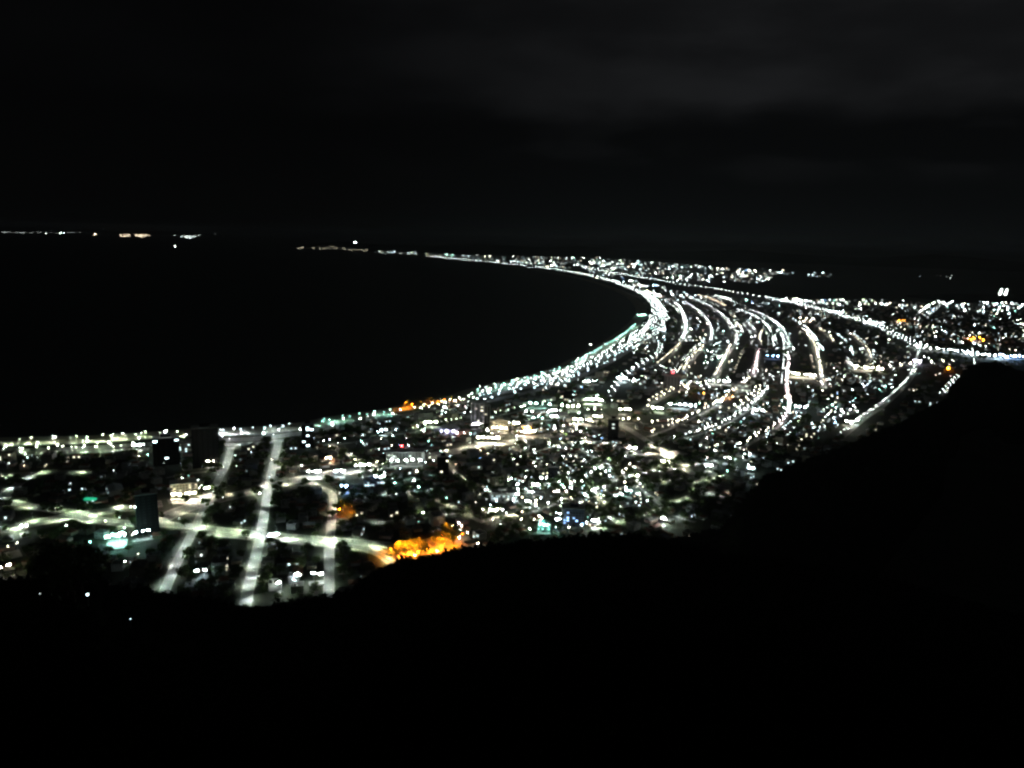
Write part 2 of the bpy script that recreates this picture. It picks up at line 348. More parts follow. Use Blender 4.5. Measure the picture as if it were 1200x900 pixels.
 ('street', 'the slanting street toward the fourth curve', [(760, 512), (800, 496), (845, 472), (878, 446)], 12, 22, 'c', 'cream', 1.2, 0),
 ('street', 'the slanting street right of the blue white parade', [(800, 515), (845, 500), (880, 478), (900, 458)], 11, 22, 'c', 'white', 1.0, 0),
 ('street', 'the street behind the orange plaza', [(470, 577), (520, 590), (562, 611)], 11, 24, 'c', 'cream', .8, 0),
 ('street', 'the street behind the arched halls', [(480, 508), (510, 500), (548, 494), (600, 484), (660, 470)], 12, 22, 'c', 'green', 1.2, 0),
 ('street', 'the slanting lane above the right avenue', [(1005, 480), (985, 487), (972, 492)], 12, 24, 'c', 'white', .9, 0),
 ('street', 'the lane below the long white yard', [(1010, 456), (1025, 450), (1050, 450)], 10, 32, 'g', 'cool', .4, 0),
 ('street', 'the slanting lane far out on the plain', [(1085, 372), (1100, 360)], 14, 60, 'g', 'white', .4, 0),
]
CELL = 8.0; OCC = set(); segs = []
def mark(p, rad):
    n = int(rad//CELL)+1; cx, cy = int(p.x//CELL), int(p.y//CELL)
    for i in range(-n, n+1):
        for j in range(-n, n+1):
            if math.hypot(i, j)*CELL <= rad+2: OCC.add((cx+i, cy+j))
def free(p): return (int(p.x//CELL), int(p.y//CELL)) not in OCC
def walk(pts, step, start=0.0):
    out = []; acc = start
    for a, b in zip(pts[:-1], pts[1:]):
        L = (b-a).length; d = (b-a)/max(L, 1e-6)
        while acc < L:
            out.append((a+d*acc, d)); acc += step
        acc -= L
    return out
lamps = []            # (pos, dir rotz, head, colour, power, phrase, dist)
roads_k = 0
for key, ph, pp, w, sp, head, col, k, both in ST:
    P = smooth([at(x, y) for x, y in pp], 4) if len(pp) > 2 else [at(x, y) for x, y in pp]
    roads_k += 1; z = .006*roads_k+.02
    w *= .43 if P[0].length < 1450 and key == 'street' else 1
    if key == 'street' and P[0].length < 1450: k *= 1.15
    elif head == 'c' and P[0].length < 1000: k *= 1.7
    elif head == 'c' and P[0].length < 2100 and key != 'walk': k *= 2.4
    m = MB(); strip(P, w+(1.5 if key == 'street' else 4), .005+z*.35, paving, m); strip(P, w, z+.03, asphalt, m)
    if P[0].length < 1500 and key in ('highway', 'avenue', 'promenade'):
        strip(P, .35, z+.033, whiteline, m, w/2-.8); strip(P, .35, z+.033, whiteline, m, -w/2+.8)
        for q, d in walk(P, 9): strip([q, q+d*3.5], .3, z+.033, whiteline, m)
    nm = {'walk': 'beach_walk', 'promenade': 'seafront_road', 'avenue': 'avenue', 'highway': 'highway'}.get(key, 'street' if key == 'street' else 'lane')
    tag(m.build(nm), kind='structure')
    pm = P[len(P)//2].length; mg = (6 if key == 'street' else 13) if pm < 1050 else 11 if pm < 1500 else 17 if pm < 2000 else 21
    for q, d in walk(P, 6): mark(q, w/2+mg)
    for a, b in zip(P[:-1], P[1:]): segs.append((a, b, w))
    side = 1
    for i, (q, d) in enumerate(walk(P, sp, sp*.4)):
        nrm = Vector((-d.y, d.x, 0))
        for s in ((1, -1) if both else (side,)):
            jit = d*random.uniform(-.15, .15)*sp
            pos = q+nrm*s*(w/2+1.2)+jit; pos.z = 0
            if head == 'g' and pos.length > 2000 and key == 'promenade': pos += nrm*random.uniform(-13, 9)
            kk = k*random.choice((.35, .7, .9, 1.1, 1.3, 1.4) if key == 'street' else (.8, 1, 1.2))*(.8 if head == 'g' else 1)
            lamps.append((pos, math.atan2(-nrm.y*s, -nrm.x*s), head, col, min(kk, 6), ph, pos.length))
        side = -side
    if head == 'c' and P[len(P)//2].length > 1250:      # extra globe rows added so far streets read as lit bands
        dd = P[len(P)//2].length
        for i, (q, d) in enumerate(walk(P, 16 if dd < 1800 else 20, 7)):
            nrm = Vector((-d.y, d.x, 0))*(1 if i % 2 and dd < 1800 else -1)
            if random.random() < (.12 if dd < 1800 else .25): continue
            pos = q+nrm*(w/2+1.2 if dd < 1800 else w*.2)+d*random.uniform(-4, 4); pos.z = 0
            lamps.append((pos, math.atan2(-nrm.y, -nrm.x), 'g', col, random.choice((.05, .1, .15, .2, .35)) if dd > 1800 else random.choice((.1, .2, .3, .7)), ph, pos.length))

# ------------------------------------------------------------------ lamp models
S_CUT, S_GLB = 4600.0, 190.0
def q2(v): return float('%.1g' % v) if v < 1 else round(v*2)/2
def head_mb(kind, col, k):                             # lens only, arm end at x=2.2 z=9
    m = MB(); cx, cz = 2.3, 9.0
    if kind == 'c':
        V = [(cx+.4*math.cos(t*math.pi/3), .4*math.sin(t*math.pi/3), cz-.06) for t in range(6)]
        m.mesh(V, [(5, 4, 3, 2, 1, 0)], glow(col, S_CUT*k))
    else:
        V = []; n = 8; r = .62
        for j, (zz, rr) in enumerate(((0, 1), (-.38, .93), (-.75, .66))):
            V += [(cx+r*rr*math.cos(2*math.pi*i/n), r*rr*math.sin(2*math.pi*i/n), cz+r*zz) for i in range(n)]
        V.append((cx, 0, cz-r))
        F = [(j*n+i, (j+1)*n+i, (j+1)*n+(i+1) % n, j*n+(i+1) % n) for j in range(2) for i in range(n)]
        F += [(2*n+i, 3*n, 2*n+(i+1) % n) for i in range(n)]
        m.mesh(V, F, glow(col, S_GLB*k))
    return m
def cap_mb(kind):
    m = MB(); cx, cz = 2.3, 9.0; r = .6 if kind == 'c' else .7
    n = 8; V = [(cx+r*math.cos(2*math.pi*i/n), r*math.sin(2*math.pi*i/n), cz) for i in range(n)]
    V += [(cx+r*.6*math.cos(2*math.pi*i/n), r*.6*math.sin(2*math.pi*i/n), cz+.22) for i in range(n)]
    m.mesh(V, [(i, (i+1) % n, n+(i+1) % n, n+i) for i in range(n)]+[tuple(range(n, 2*n)), tuple(range(n-1, -1, -1))], steel)
    if kind == 'c':                                    # deep skirt round the lens
        V = [(cx+r*math.cos(2*math.pi*i/n), r*math.sin(2*math.pi*i/n), cz+z) for z in (-.002, -.5) for i in range(n)]
        m.mesh(V, [(n+i, n+(i+1) % n, (i+1) % n, i) for i in range(n)], darkmetal)
    return m
pole_b = MB(); pole_b.tube((0, 0, 0), (0, 0, 8.6), .13, .08, steel, 6); pole_b.tube((0, 0, 8.5), (1.8, 0, 9.12), .06, .05, steel, 5)
pole_me = pole_b.data('pole'); cap_me = {k: cap_mb(k).data('lamp_head') for k in 'cg'}
arm_base = MB(); arm_base.box(-.25, .25, -.25, .25, 0, .35, concrete); base_me = arm_base.data('base')
lens_cache = {}
def lens_me(kind, col, k):
    key = (kind, col, q2(k))
    if key not in lens_cache: lens_cache[key] = head_mb(kind, col, q2(k)).data('lens')
    return lens_cache[key]
COLW = {'white': 'white', 'cool': 'cool white', 'green': 'greenish white', 'teal': 'teal', 'cream': 'creamy white', 'warm': 'warm yellow',
        'orange': 'orange', 'pink': 'pinkish white', 'blue': 'blue', 'violet': 'pale violet', 'red': 'red', 'signgreen': 'green'}
def visible(p, pad=25):
    x, y = proj(p)
    if not (-pad < x < 1200+pad and 0 < y < 900): return False
    a = math.atan2(p.x, p.y); r = math.hypot(p.x, p.y)
    if r < lerp(S1, a)[0]*.985: return False
    if a > S2[0][0] and r < lerp(S2, a)[0]*.985: return False
    return True
lamps = [l for l in lamps if visible(l[0]) and l[0].y > 0]
lamps.sort(key=lambda l: l[6])
for pos, rz, kind, col, k, ph, dist in lamps[:300]:
    e = empty('street_lamp', pos, rz, '%s street lamp on %s' % (COLW[col], ph), 'street lamp', 'street lamps on '+ph)
    part('pole', pole_me, e); hd = part('lamp_head', cap_me[kind], e); part('lens', lens_me(kind, col, k), hd)
def simple_lamp(mb, pos, rz, kind, col, k, h=9.0, r=None, S=None, big=1.0):
    c, s = math.cos(rz), math.sin(rz); x = pos.x+2.2*c; y = pos.y+2.2*s
    mb.mesh([(pos.x-.1, pos.y, pos.z), (pos.x+.1, pos.y, pos.z), (x+.1, y, pos.z+h), (x-.1, y, pos.z+h)], [(0, 1, 2, 3)], steel)
    z = pos.z+h
    if kind == 'c':
        rr = .42*big
        V = [(x+rr*math.cos(t*math.pi/2), y+rr*math.sin(t*math.pi/2), z-.06) for t in range(4)]
        mb.mesh(V, [(3, 2, 1, 0)], glow(col, S_CUT*k*1.2/(big*big)))
        V = [(x+rr*1.2*math.cos(t*math.pi/2), y+rr*1.2*math.sin(t*math.pi/2), z) for t in range(4)]
        mb.mesh(V, [(0, 1, 2, 3)], steel)
        V = [(x+rr*1.25*math.cos(t*math.pi/2), y+rr*1.25*math.sin(t*math.pi/2), zz) for zz in (z-.003, z-.42*big) for t in range(4)]
        mb.mesh(V, [(4+i, 4+(i+1) % 4, (i+1) % 4, i) for i in range(4)], darkmetal)
    else:
        rr = (r or .62)*big
        V = [(x+rr, y, z), (x, y+rr, z), (x-rr, y, z), (x, y-rr, z), (x, y, z-rr*1.1), (x, y, z+rr*.7)]
        mt = glow(col, (S or S_GLB*k)/(big*big))
        mb.mesh(V, [(0, 4, 1), (1, 4, 2), (2, 4, 3), (3, 4, 0), (0, 1, 5), (1, 2, 5), (2, 3, 5), (3, 0, 5)], mt)
far = MB()
for pos, rz, kind, col, k, ph, dist in lamps[300:]:
    kq = q2(k); simple_lamp(far, pos, rz, kind, col, kq, big=1.0 if dist < 4000 else 1.6)
tag(far.build('distant_street_lamps'), 'distant rows of street lamps tracing the curved roads round the bay', 'street lamps', kind='stuff')

# ------------------------------------------------------------------ trees
def tree_mb(seed, h, spread, leaves, fs):
    rnd = random.Random(seed); t = MB(); c = MB()
    t.tube((0, 0, 0), (0, 0, h*.45), h*.03, h*.018, bark, 6)
    cl = []
    for i in range(6):
        a = i*1.05+rnd.random(); rr = spread*.42*rnd.uniform(.5, 1); z = h*rnd.uniform(.55, .82)
        cl.append((Vector((rr*math.cos(a), rr*math.sin(a), z)), spread*rnd.uniform(.2, .34)))
        t.tube((0, 0, h*.38), (rr*math.cos(a)*.8, rr*math.sin(a)*.8, z), h*.014, h*.006, bark, 4)
    cl.append((Vector((0, 0, h*.85)), spread*.28))
    for i in range(leaves):
        p0, r0 = cl[i % len(cl)]
        d = Vector((rnd.gauss(0, 1), rnd.gauss(0, 1), rnd.gauss(0, .8))).normalized()
        p = p0+d*r0*rnd.uniform(.55, 1.1)
        u = Vector((rnd.gauss(0, 1), rnd.gauss(0, 1), rnd.gauss(0, .6))).normalized(); w = u.cross(d+Vector((.1, .2, .3))).normalized()
        s = fs*rnd.uniform(.6, 1.3)
        c.mesh([p-u*s, p+w*s*.6, p+u*s, p-w*s*.6], [(0, 1, 2, 3)], leafm)
    return t, c
TP = [tree_mb(1, 11, 10, 320, .75), tree_mb(2, 8, 8, 260, .65), tree_mb(3, 14, 11, 380, .85)]
TM = [(t.data('trunk'), c.data('crown')) for t, c in TP]
TL = [tree_mb(5, 10, 10, 60, 1.8)[1], tree_mb(6, 8, 8, 48, 1.7)[1], tree_mb(8, 13, 12, 70, 2.0)[1]]
def tree(pos, k, s, label, group, rz=None):
    e = empty('tree', pos, random.uniform(0, 6.28) if rz is None else rz, label, 'tree', group); e.scale = (s, s, s*random.uniform(.9, 1.15))
    part('trunk', TM[k][0], e); part('crown', TM[k][1], e); return e

# ------------------------------------------------------------------ houses
def house_parts(kind, lit, wm, rm):
    P = []                                             # (name, MB)
    W = MB(); Rf = MB(); D = MB(); wins = []
    gl = glow(lit, 5.0) if lit else glassm
    dims = [(11, 9, 3.1), (13, 9, 3.3), (11, 10, 6.4), (18, 13, 12.6), (26, 17, 6.5)][kind]
    lx, ly, h = dims[0]/2, dims[1]/2, dims[2]
    if kind in (0, 1, 4): W.box(-lx, lx, -ly, ly, 0, h, wm)
    else: W.box(-lx, lx, -ly, ly, 0, h, wm)
    if kind == 0:
        o = .5; V = [(-lx-o, -ly-o, h), (lx+o, -ly-o, h), (lx+o, ly+o, h), (-lx-o, ly+o, h), (-lx+ly, 0, h+2.1), (lx-ly, 0, h+2.1)]
        Rf.mesh(V, [(0, 1, 5, 4), (1, 2, 5), (2, 3, 4, 5), (3, 0, 4), (3, 2, 1, 0)], rm)
    elif kind in (1, 4):
        o = .5; hh = 2.4 if kind == 1 else 2.6
        V = [(-lx-o, -ly-o, h), (lx+o, -ly-o, h), (lx+o, ly+o, h), (-lx-o, ly+o, h), (-lx-o, 0, h+hh), (lx+o, 0, h+hh)]
        Rf.mesh(V, [(0, 1, 5, 4), (2, 3, 4, 5), (1, 2, 5), (3, 0, 4), (3, 2, 1, 0)], rm)
    else:
        Rf.box(-lx-.2, lx+.2, -ly-.2, ly+.2, h+.003, h+.25, rm, True)
        for (a, b, c_, d) in ((-lx-.2, lx+.2, -ly-.2, -ly), (-lx-.2, lx+.2, ly, ly+.2), (-lx-.2, -lx, -ly, ly), (lx, lx+.2, -ly, ly)):
            Rf.box(a, b, c_, d, h+.253, h+.9, wm)
    P += [('wall', W), ('roof', Rf)]
    if kind in (2, 3):
        T = MB(); T.tube((lx*.3, ly*.2, h+.3), (lx*.3, ly*.2, h+2.2), 1.0, 1.15, WALLS[2], 10); P.append(('water_tank', T))
    D.box(-.5, .5, -ly-.06, -ly-.003, .02, 2.1, doorm) if kind != 4 else D.box(-2.2, 2.2, -ly-.08, -ly-.003, .02, 4, ROOFS[2])
    P.append(('door', D))
    fl = {0: 1, 1: 1, 2: 2, 3: 4, 4: 1}[kind]; xs = {0: (-3.2, 3.2), 1: (-4.2, 3.6), 2: (-3.3, 3.3), 3: (-6, -2.2, 2.2, 6), 4: (-8, 8)}[kind]
    rnd = random.Random(kind*7+(3 if lit else 0))
    for f in range(fl):
        for x in xs:
            m = MB(); z = 1.1+f*3.1 if kind != 4 else 3.2
            m.box(x-.8, x+.8, -ly-.05, -ly-.003, z, z+1.2, gl if (rnd.random() < (.7 if kind < 3 else .35)) else glassm); P.append(('window', m))
    return P, dims
RW = ['tiled', 'grey fibre cement', 'metal']; WW = ['white', 'cream', 'grey', 'rosy', 'dark']
HV = {}
for kind in range(5):
    for lit in (None, 'cream', 'cool'):
        for v in range(2):
            wi = [(0, 1), (1, 3), (0, 2), (2, 1), (0, 2)][kind][v]; ri = [(0, 1), (0, 1), (1, 2), (1, 1), (2, 1)][kind][v]
            P, dims = house_parts(kind, lit, WALLS[wi], ROOFS[ri])
            full = MB()
            for nme, mb in P: full.add(mb, Matrix())
            HV[(kind, lit, v)] = dict(P=P, me=[(nme, mb.data(nme)) for nme, mb in P], dims=dims, wi=wi, ri=ri, full=full)
KN = ['small hipped house', 'gabled house', 'flat roofed house', 'apartment block', 'low warehouse']
KC = ['house', 'house', 'house', 'apartment block', 'warehouse']
KNAME = ['house', 'house', 'house', 'apartment_block', 'warehouse']
ZN = [((-50, 505, 262, 552), 'just behind the left seafront road'), ((-50, 552, 190, 604), 'above the yellowish avenue at left'),
      ((-50, 600, 215, 720), 'on the lower left beside the dark trees'), ((190, 552, 262, 620), 'left of the first long street'),
      ((215, 625, 300, 720), 'between first and second long streets below the highway'), ((240, 515, 325, 628), 'between first and second long streets above the highway'),
      ((296, 632, 386, 720), 'between second and third long streets below the highway'), ((310, 560, 390, 634), 'between second and third long streets above the highway'),
      ((325, 500, 450, 560), 'behind the seafront right of the second long street'), ((386, 640, 470, 710), 'right of the third long street below the highway'),
      ((388, 560, 545, 650), 'around the orange lit trees and teal tinted lane'), ((440, 470, 570, 560), 'around the central facades and twin towers'),
      ((545, 520, 700, 650), 'in the lower centre blocks below the central avenue'), ((560, 430, 700, 520), 'above the central avenue near the seafront plaza'),
      ((700, 520, 900, 650), 'on the lower right by the dark hill foot'), ((700, 300, 1200, 520), 'on the plain inside the curved streets')]
def zone(p):
    x, y = proj(p)
    for (a, b, c_, d), s in ZN:
        if a <= x <= c_ and b <= y <= d: return s
    return 'on the edge of the town'
def seg_near(p):
    best = None; bd = 1e9
    for a, b, w in segs:
        mx = (a.x+b.x)/2-p.x; my = (a.y+b.y)/2-p.y; d = mx*mx+my*my
        if d < bd: bd = d; best = (a, b)
    return math.atan2(best[1].y-best[0].y, best[1].x-best[0].x)

# ------------------------------------------------------------------ notable towers (pixel base centre, width px, top px)
def tower(name, px, py, wpx, toppx, depth, wall, label, lit_frac, lit_col, cat='tower block', nx=5, roof_lamp=None, roty=0, stripes=None, glow_s=3.0, base=None):
    p = at(px, py); dist = (p-Vector((0, 0, H))).length
    w = wpx*dist/FPX; h = 0
    while proj(Vector((p.x, p.y, h)))[1] > toppx: h += .5
    rz = math.atan2(p.x, p.y)*-1+roty
    e = empty(name, p+Vector((p.x, p.y, 0)).normalized()*depth*.5, rz, label, cat)
    m = MB(); m.box(-w/2, w/2, -depth/2, depth/2, 0, h, wall); part('wall', m.data('wall'), e)
    m = MB(); m.box(-w/2-.3, w/2+.3, -depth/2-.3, depth/2+.3, h+.003, h+.9, WALLS[2], True); part('roof', m.data('roof'), e)
    m = MB(); m.box(-w*.2, w*.2, -depth*.2, depth*.2, h+.903, h+4, wall); part('lift_house', m.data('lift_house'), e)
    m = MB(); m.box(-1.4, 1.4, -depth/2-.08, -depth/2-.003, .05, 2.6, glassm); part('door', m.data('door'), e)
    rnd = random.Random(px); nf = max(2, int(h/3.1)); step = 1
    while nf//step*nx > 92: step += 1
    for f in range(1, nf, step):
        for i in range(nx):
            x = -w/2+w*(i+.5)/nx; z = f*3.1
            m = MB(); ww = w/nx*.32
            m.box(x-ww, x+ww, -depth/2-.06, -depth/2-.003, z, z+1.5, glow(lit_col, glow_s*rnd.choice((.6, 1.4))) if rnd.random() < lit_frac else glassm)
            part('window', m.data('window'), e)
    if stripes:
        for x in (-w*.5, -w*.17, w*.17, w*.5):
            m = MB(); m.box(x-.6, x+.6, -depth/2-.5, -depth/2-.07, 0, h, WALLS[0]); part('pilaster', m.data('pilaster'), e)
    if roof_lamp:
        m = MB(); m.tube((0, 0, h+4), (0, 0, h+7), .1, .08, steel, 5); ml = part('mast', m.data('mast'), e)
        m = MB(); rl, ss, rad = roof_lamp; m.tube((0, 0, h+7.05), (0, 0, h+7.05+rad*2), rad, rad*.8, glow(rl, ss), 8); part('beacon', m.data('beacon'), ml)
    mark(p, w/2+4); mark(p+Vector((p.x, p.y, 0)).normalized()*depth*.5, max(w, depth)*.6)
    return e, w, h
wd, ww_, wg = WALLS[4], WALLS[0], WALLS[2]
tower('tower_block', 174, 626, 21, 580, 16, wd, 'tall dark tower rising from the link road at lower left', .0, 'cool', nx=4)
tower('tower_block', 196, 545, 26, 514, 15, wd, 'dark beach block with several lit windows left of the seafront gap', .12, 'cool', nx=5, roof_lamp=('white', 160, .7), glow_s=14)
tower('tower_block', 242, 548, 27, 502, 18, wd, 'unlit black beach tower beside the top of the first long street', 0, 'cool', nx=5)
tower('tower_block', 361, 525, 13, 498, 14, wd, 'slim dark tower with lit windows beside the second long street', .25, 'cool', nx=3, glow_s=12)
tower('tower_block', 559, 500, 14, 473, 15, surf('wall_olive', (.2, .21, .17), .9, .1, .4), 'left of the twin towers with pale vertical ribs', .06, 'cream', nx=4, stripes=True)
tower('tower_block', 569, 496, 10, 476, 13, surf('wall_sand', (.26, .25, .22), .9, .1, .4), 'right and shorter of the twin towers behind the arched hall', .05, 'cream', nx=3, stripes=True)
tower('tower_block', 519, 556, 13, 536, 13, wd, 'dark square tower above the slanting central street', .03, 'cream', nx=4)
tower('tower_block', 787, 458, 18, 441, 16, surf('wall_mauve', (.3, .27, .28), .9, .1, .4), 'broad grey tower with white lit edge and red beacon', 0, 'cream', nx=5, roof_lamp=('red', 30, 1.5))
tower('tower_block', 672, 617, 24, 597, 15, surf('wall_blue', (.07, .085, .12), .9, .1, .4), 'bluish block with tiny lit windows above the lowest street', .2, 'blue', nx=7, glow_s=4)
tower('tower_block', 718, 515, 12, 492, 13, wd, 'dark tower beside the brightest central yard', .05, 'white', nx=3)
tower('tower_block', 648, 560, 12, 548, 12, wd, 'low dark block above the rising central street', .05, 'white', nx=3)
tower('office_building', 216, 584, 27, 567, 14, WALLS[1], 'wide cream lit hall with window rows on the broad avenue', .3, 'cream', cat='office building', nx=9, glow_s=.8)
tower('office_building', 475, 545, 44, 530, 16, WALLS[0], 'long pale lit facade left of the dark square tower', .15, 'white', cat='office building', nx=12, glow_s=1.5)
tower('office_building', 585, 506, 22, 493, 16, WALLS[1], 'warm cream facade right of the twin towers', .3, 'cream', cat='office building', nx=7, glow_s=1.6)
tower('office_building', 436, 572, 17, 563, 12, surf('wall_pale_blue', (.35, .42, .5), .9, .1, .4), 'pale blue lit block on the left of the teal tinted lane', .4, 'cool', cat='office building', nx=6, glow_s=2.5)
tower('office_building', 589, 588, 27, 578, 12, WALLS[0], 'blue white lit row of frontages in the lower centre', .4, 'cool', cat='office building', nx=10, glow_s=2.0)
tower('office_building', 637, 624, 14, 616, 10, surf('wall_teal', (.2, .42, .4), .9, .1, .4), 'teal lit low building at the lower centre edge', .5, 'teal', cat='office building', nx=6, glow_s=2)
tower('office_building', 868, 459, 22, 451, 14, WALLS[0], 'low pale block behind the yellow lit trees', .2, 'white', cat='office building', nx=6, glow_s=2)

# arched halls next to the twin towers
def arch_hall(px, py, wpx, hgt, depth, wall, roof, label, rz):
    p = at(px, py); dist = (p-Vector((0, 0, H))).length; w = wpx*dist/FPX
    e = empty('arched_hall', p, rz, label, 'hall')
    m = MB(); m.box(-w/2, w/2, -depth/2, depth/2, 0, hgt, wall); part('wall', m.data('wall'), e)
    m = MB(); n = 12; V = []
    for y in (-depth/2-.5, depth/2+.5):
        V += [((w/2+.4)*math.cos(math.pi*i/n), y, hgt+.003+w*.16*math.sin(math.pi*i/n)) for i in range(n+1)]
    m.mesh(V, [(i, i+1, n+1+i+1, n+1+i) for i in range(n)]+[tuple(range(n+1)), tuple(range(2*n+1, n, -1))], roof)
    part('roof', m.data('roof'), e)
    m = MB(); m.box(-2.5, 2.5, -depth/2-.08, -depth/2-.003, 0, 4, doorm); part('door', m.data('door'), e)
    mark(p, w*.6); return e
arch_hall(524, 508, 24, 7, 26, surf('wall_lilac', (.45, .45, .56), .9, .1, .4), surf('roof_lilac', (.5, .5, .62), .7, .1, .2), 'pale lilac arched hall left of the twin towers', -.4)
arch_hall(543, 512, 14, 8, 18, WALLS[3], WALLS[3], 'small rosy arched hall between the lilac hall and twin towers', -.1)

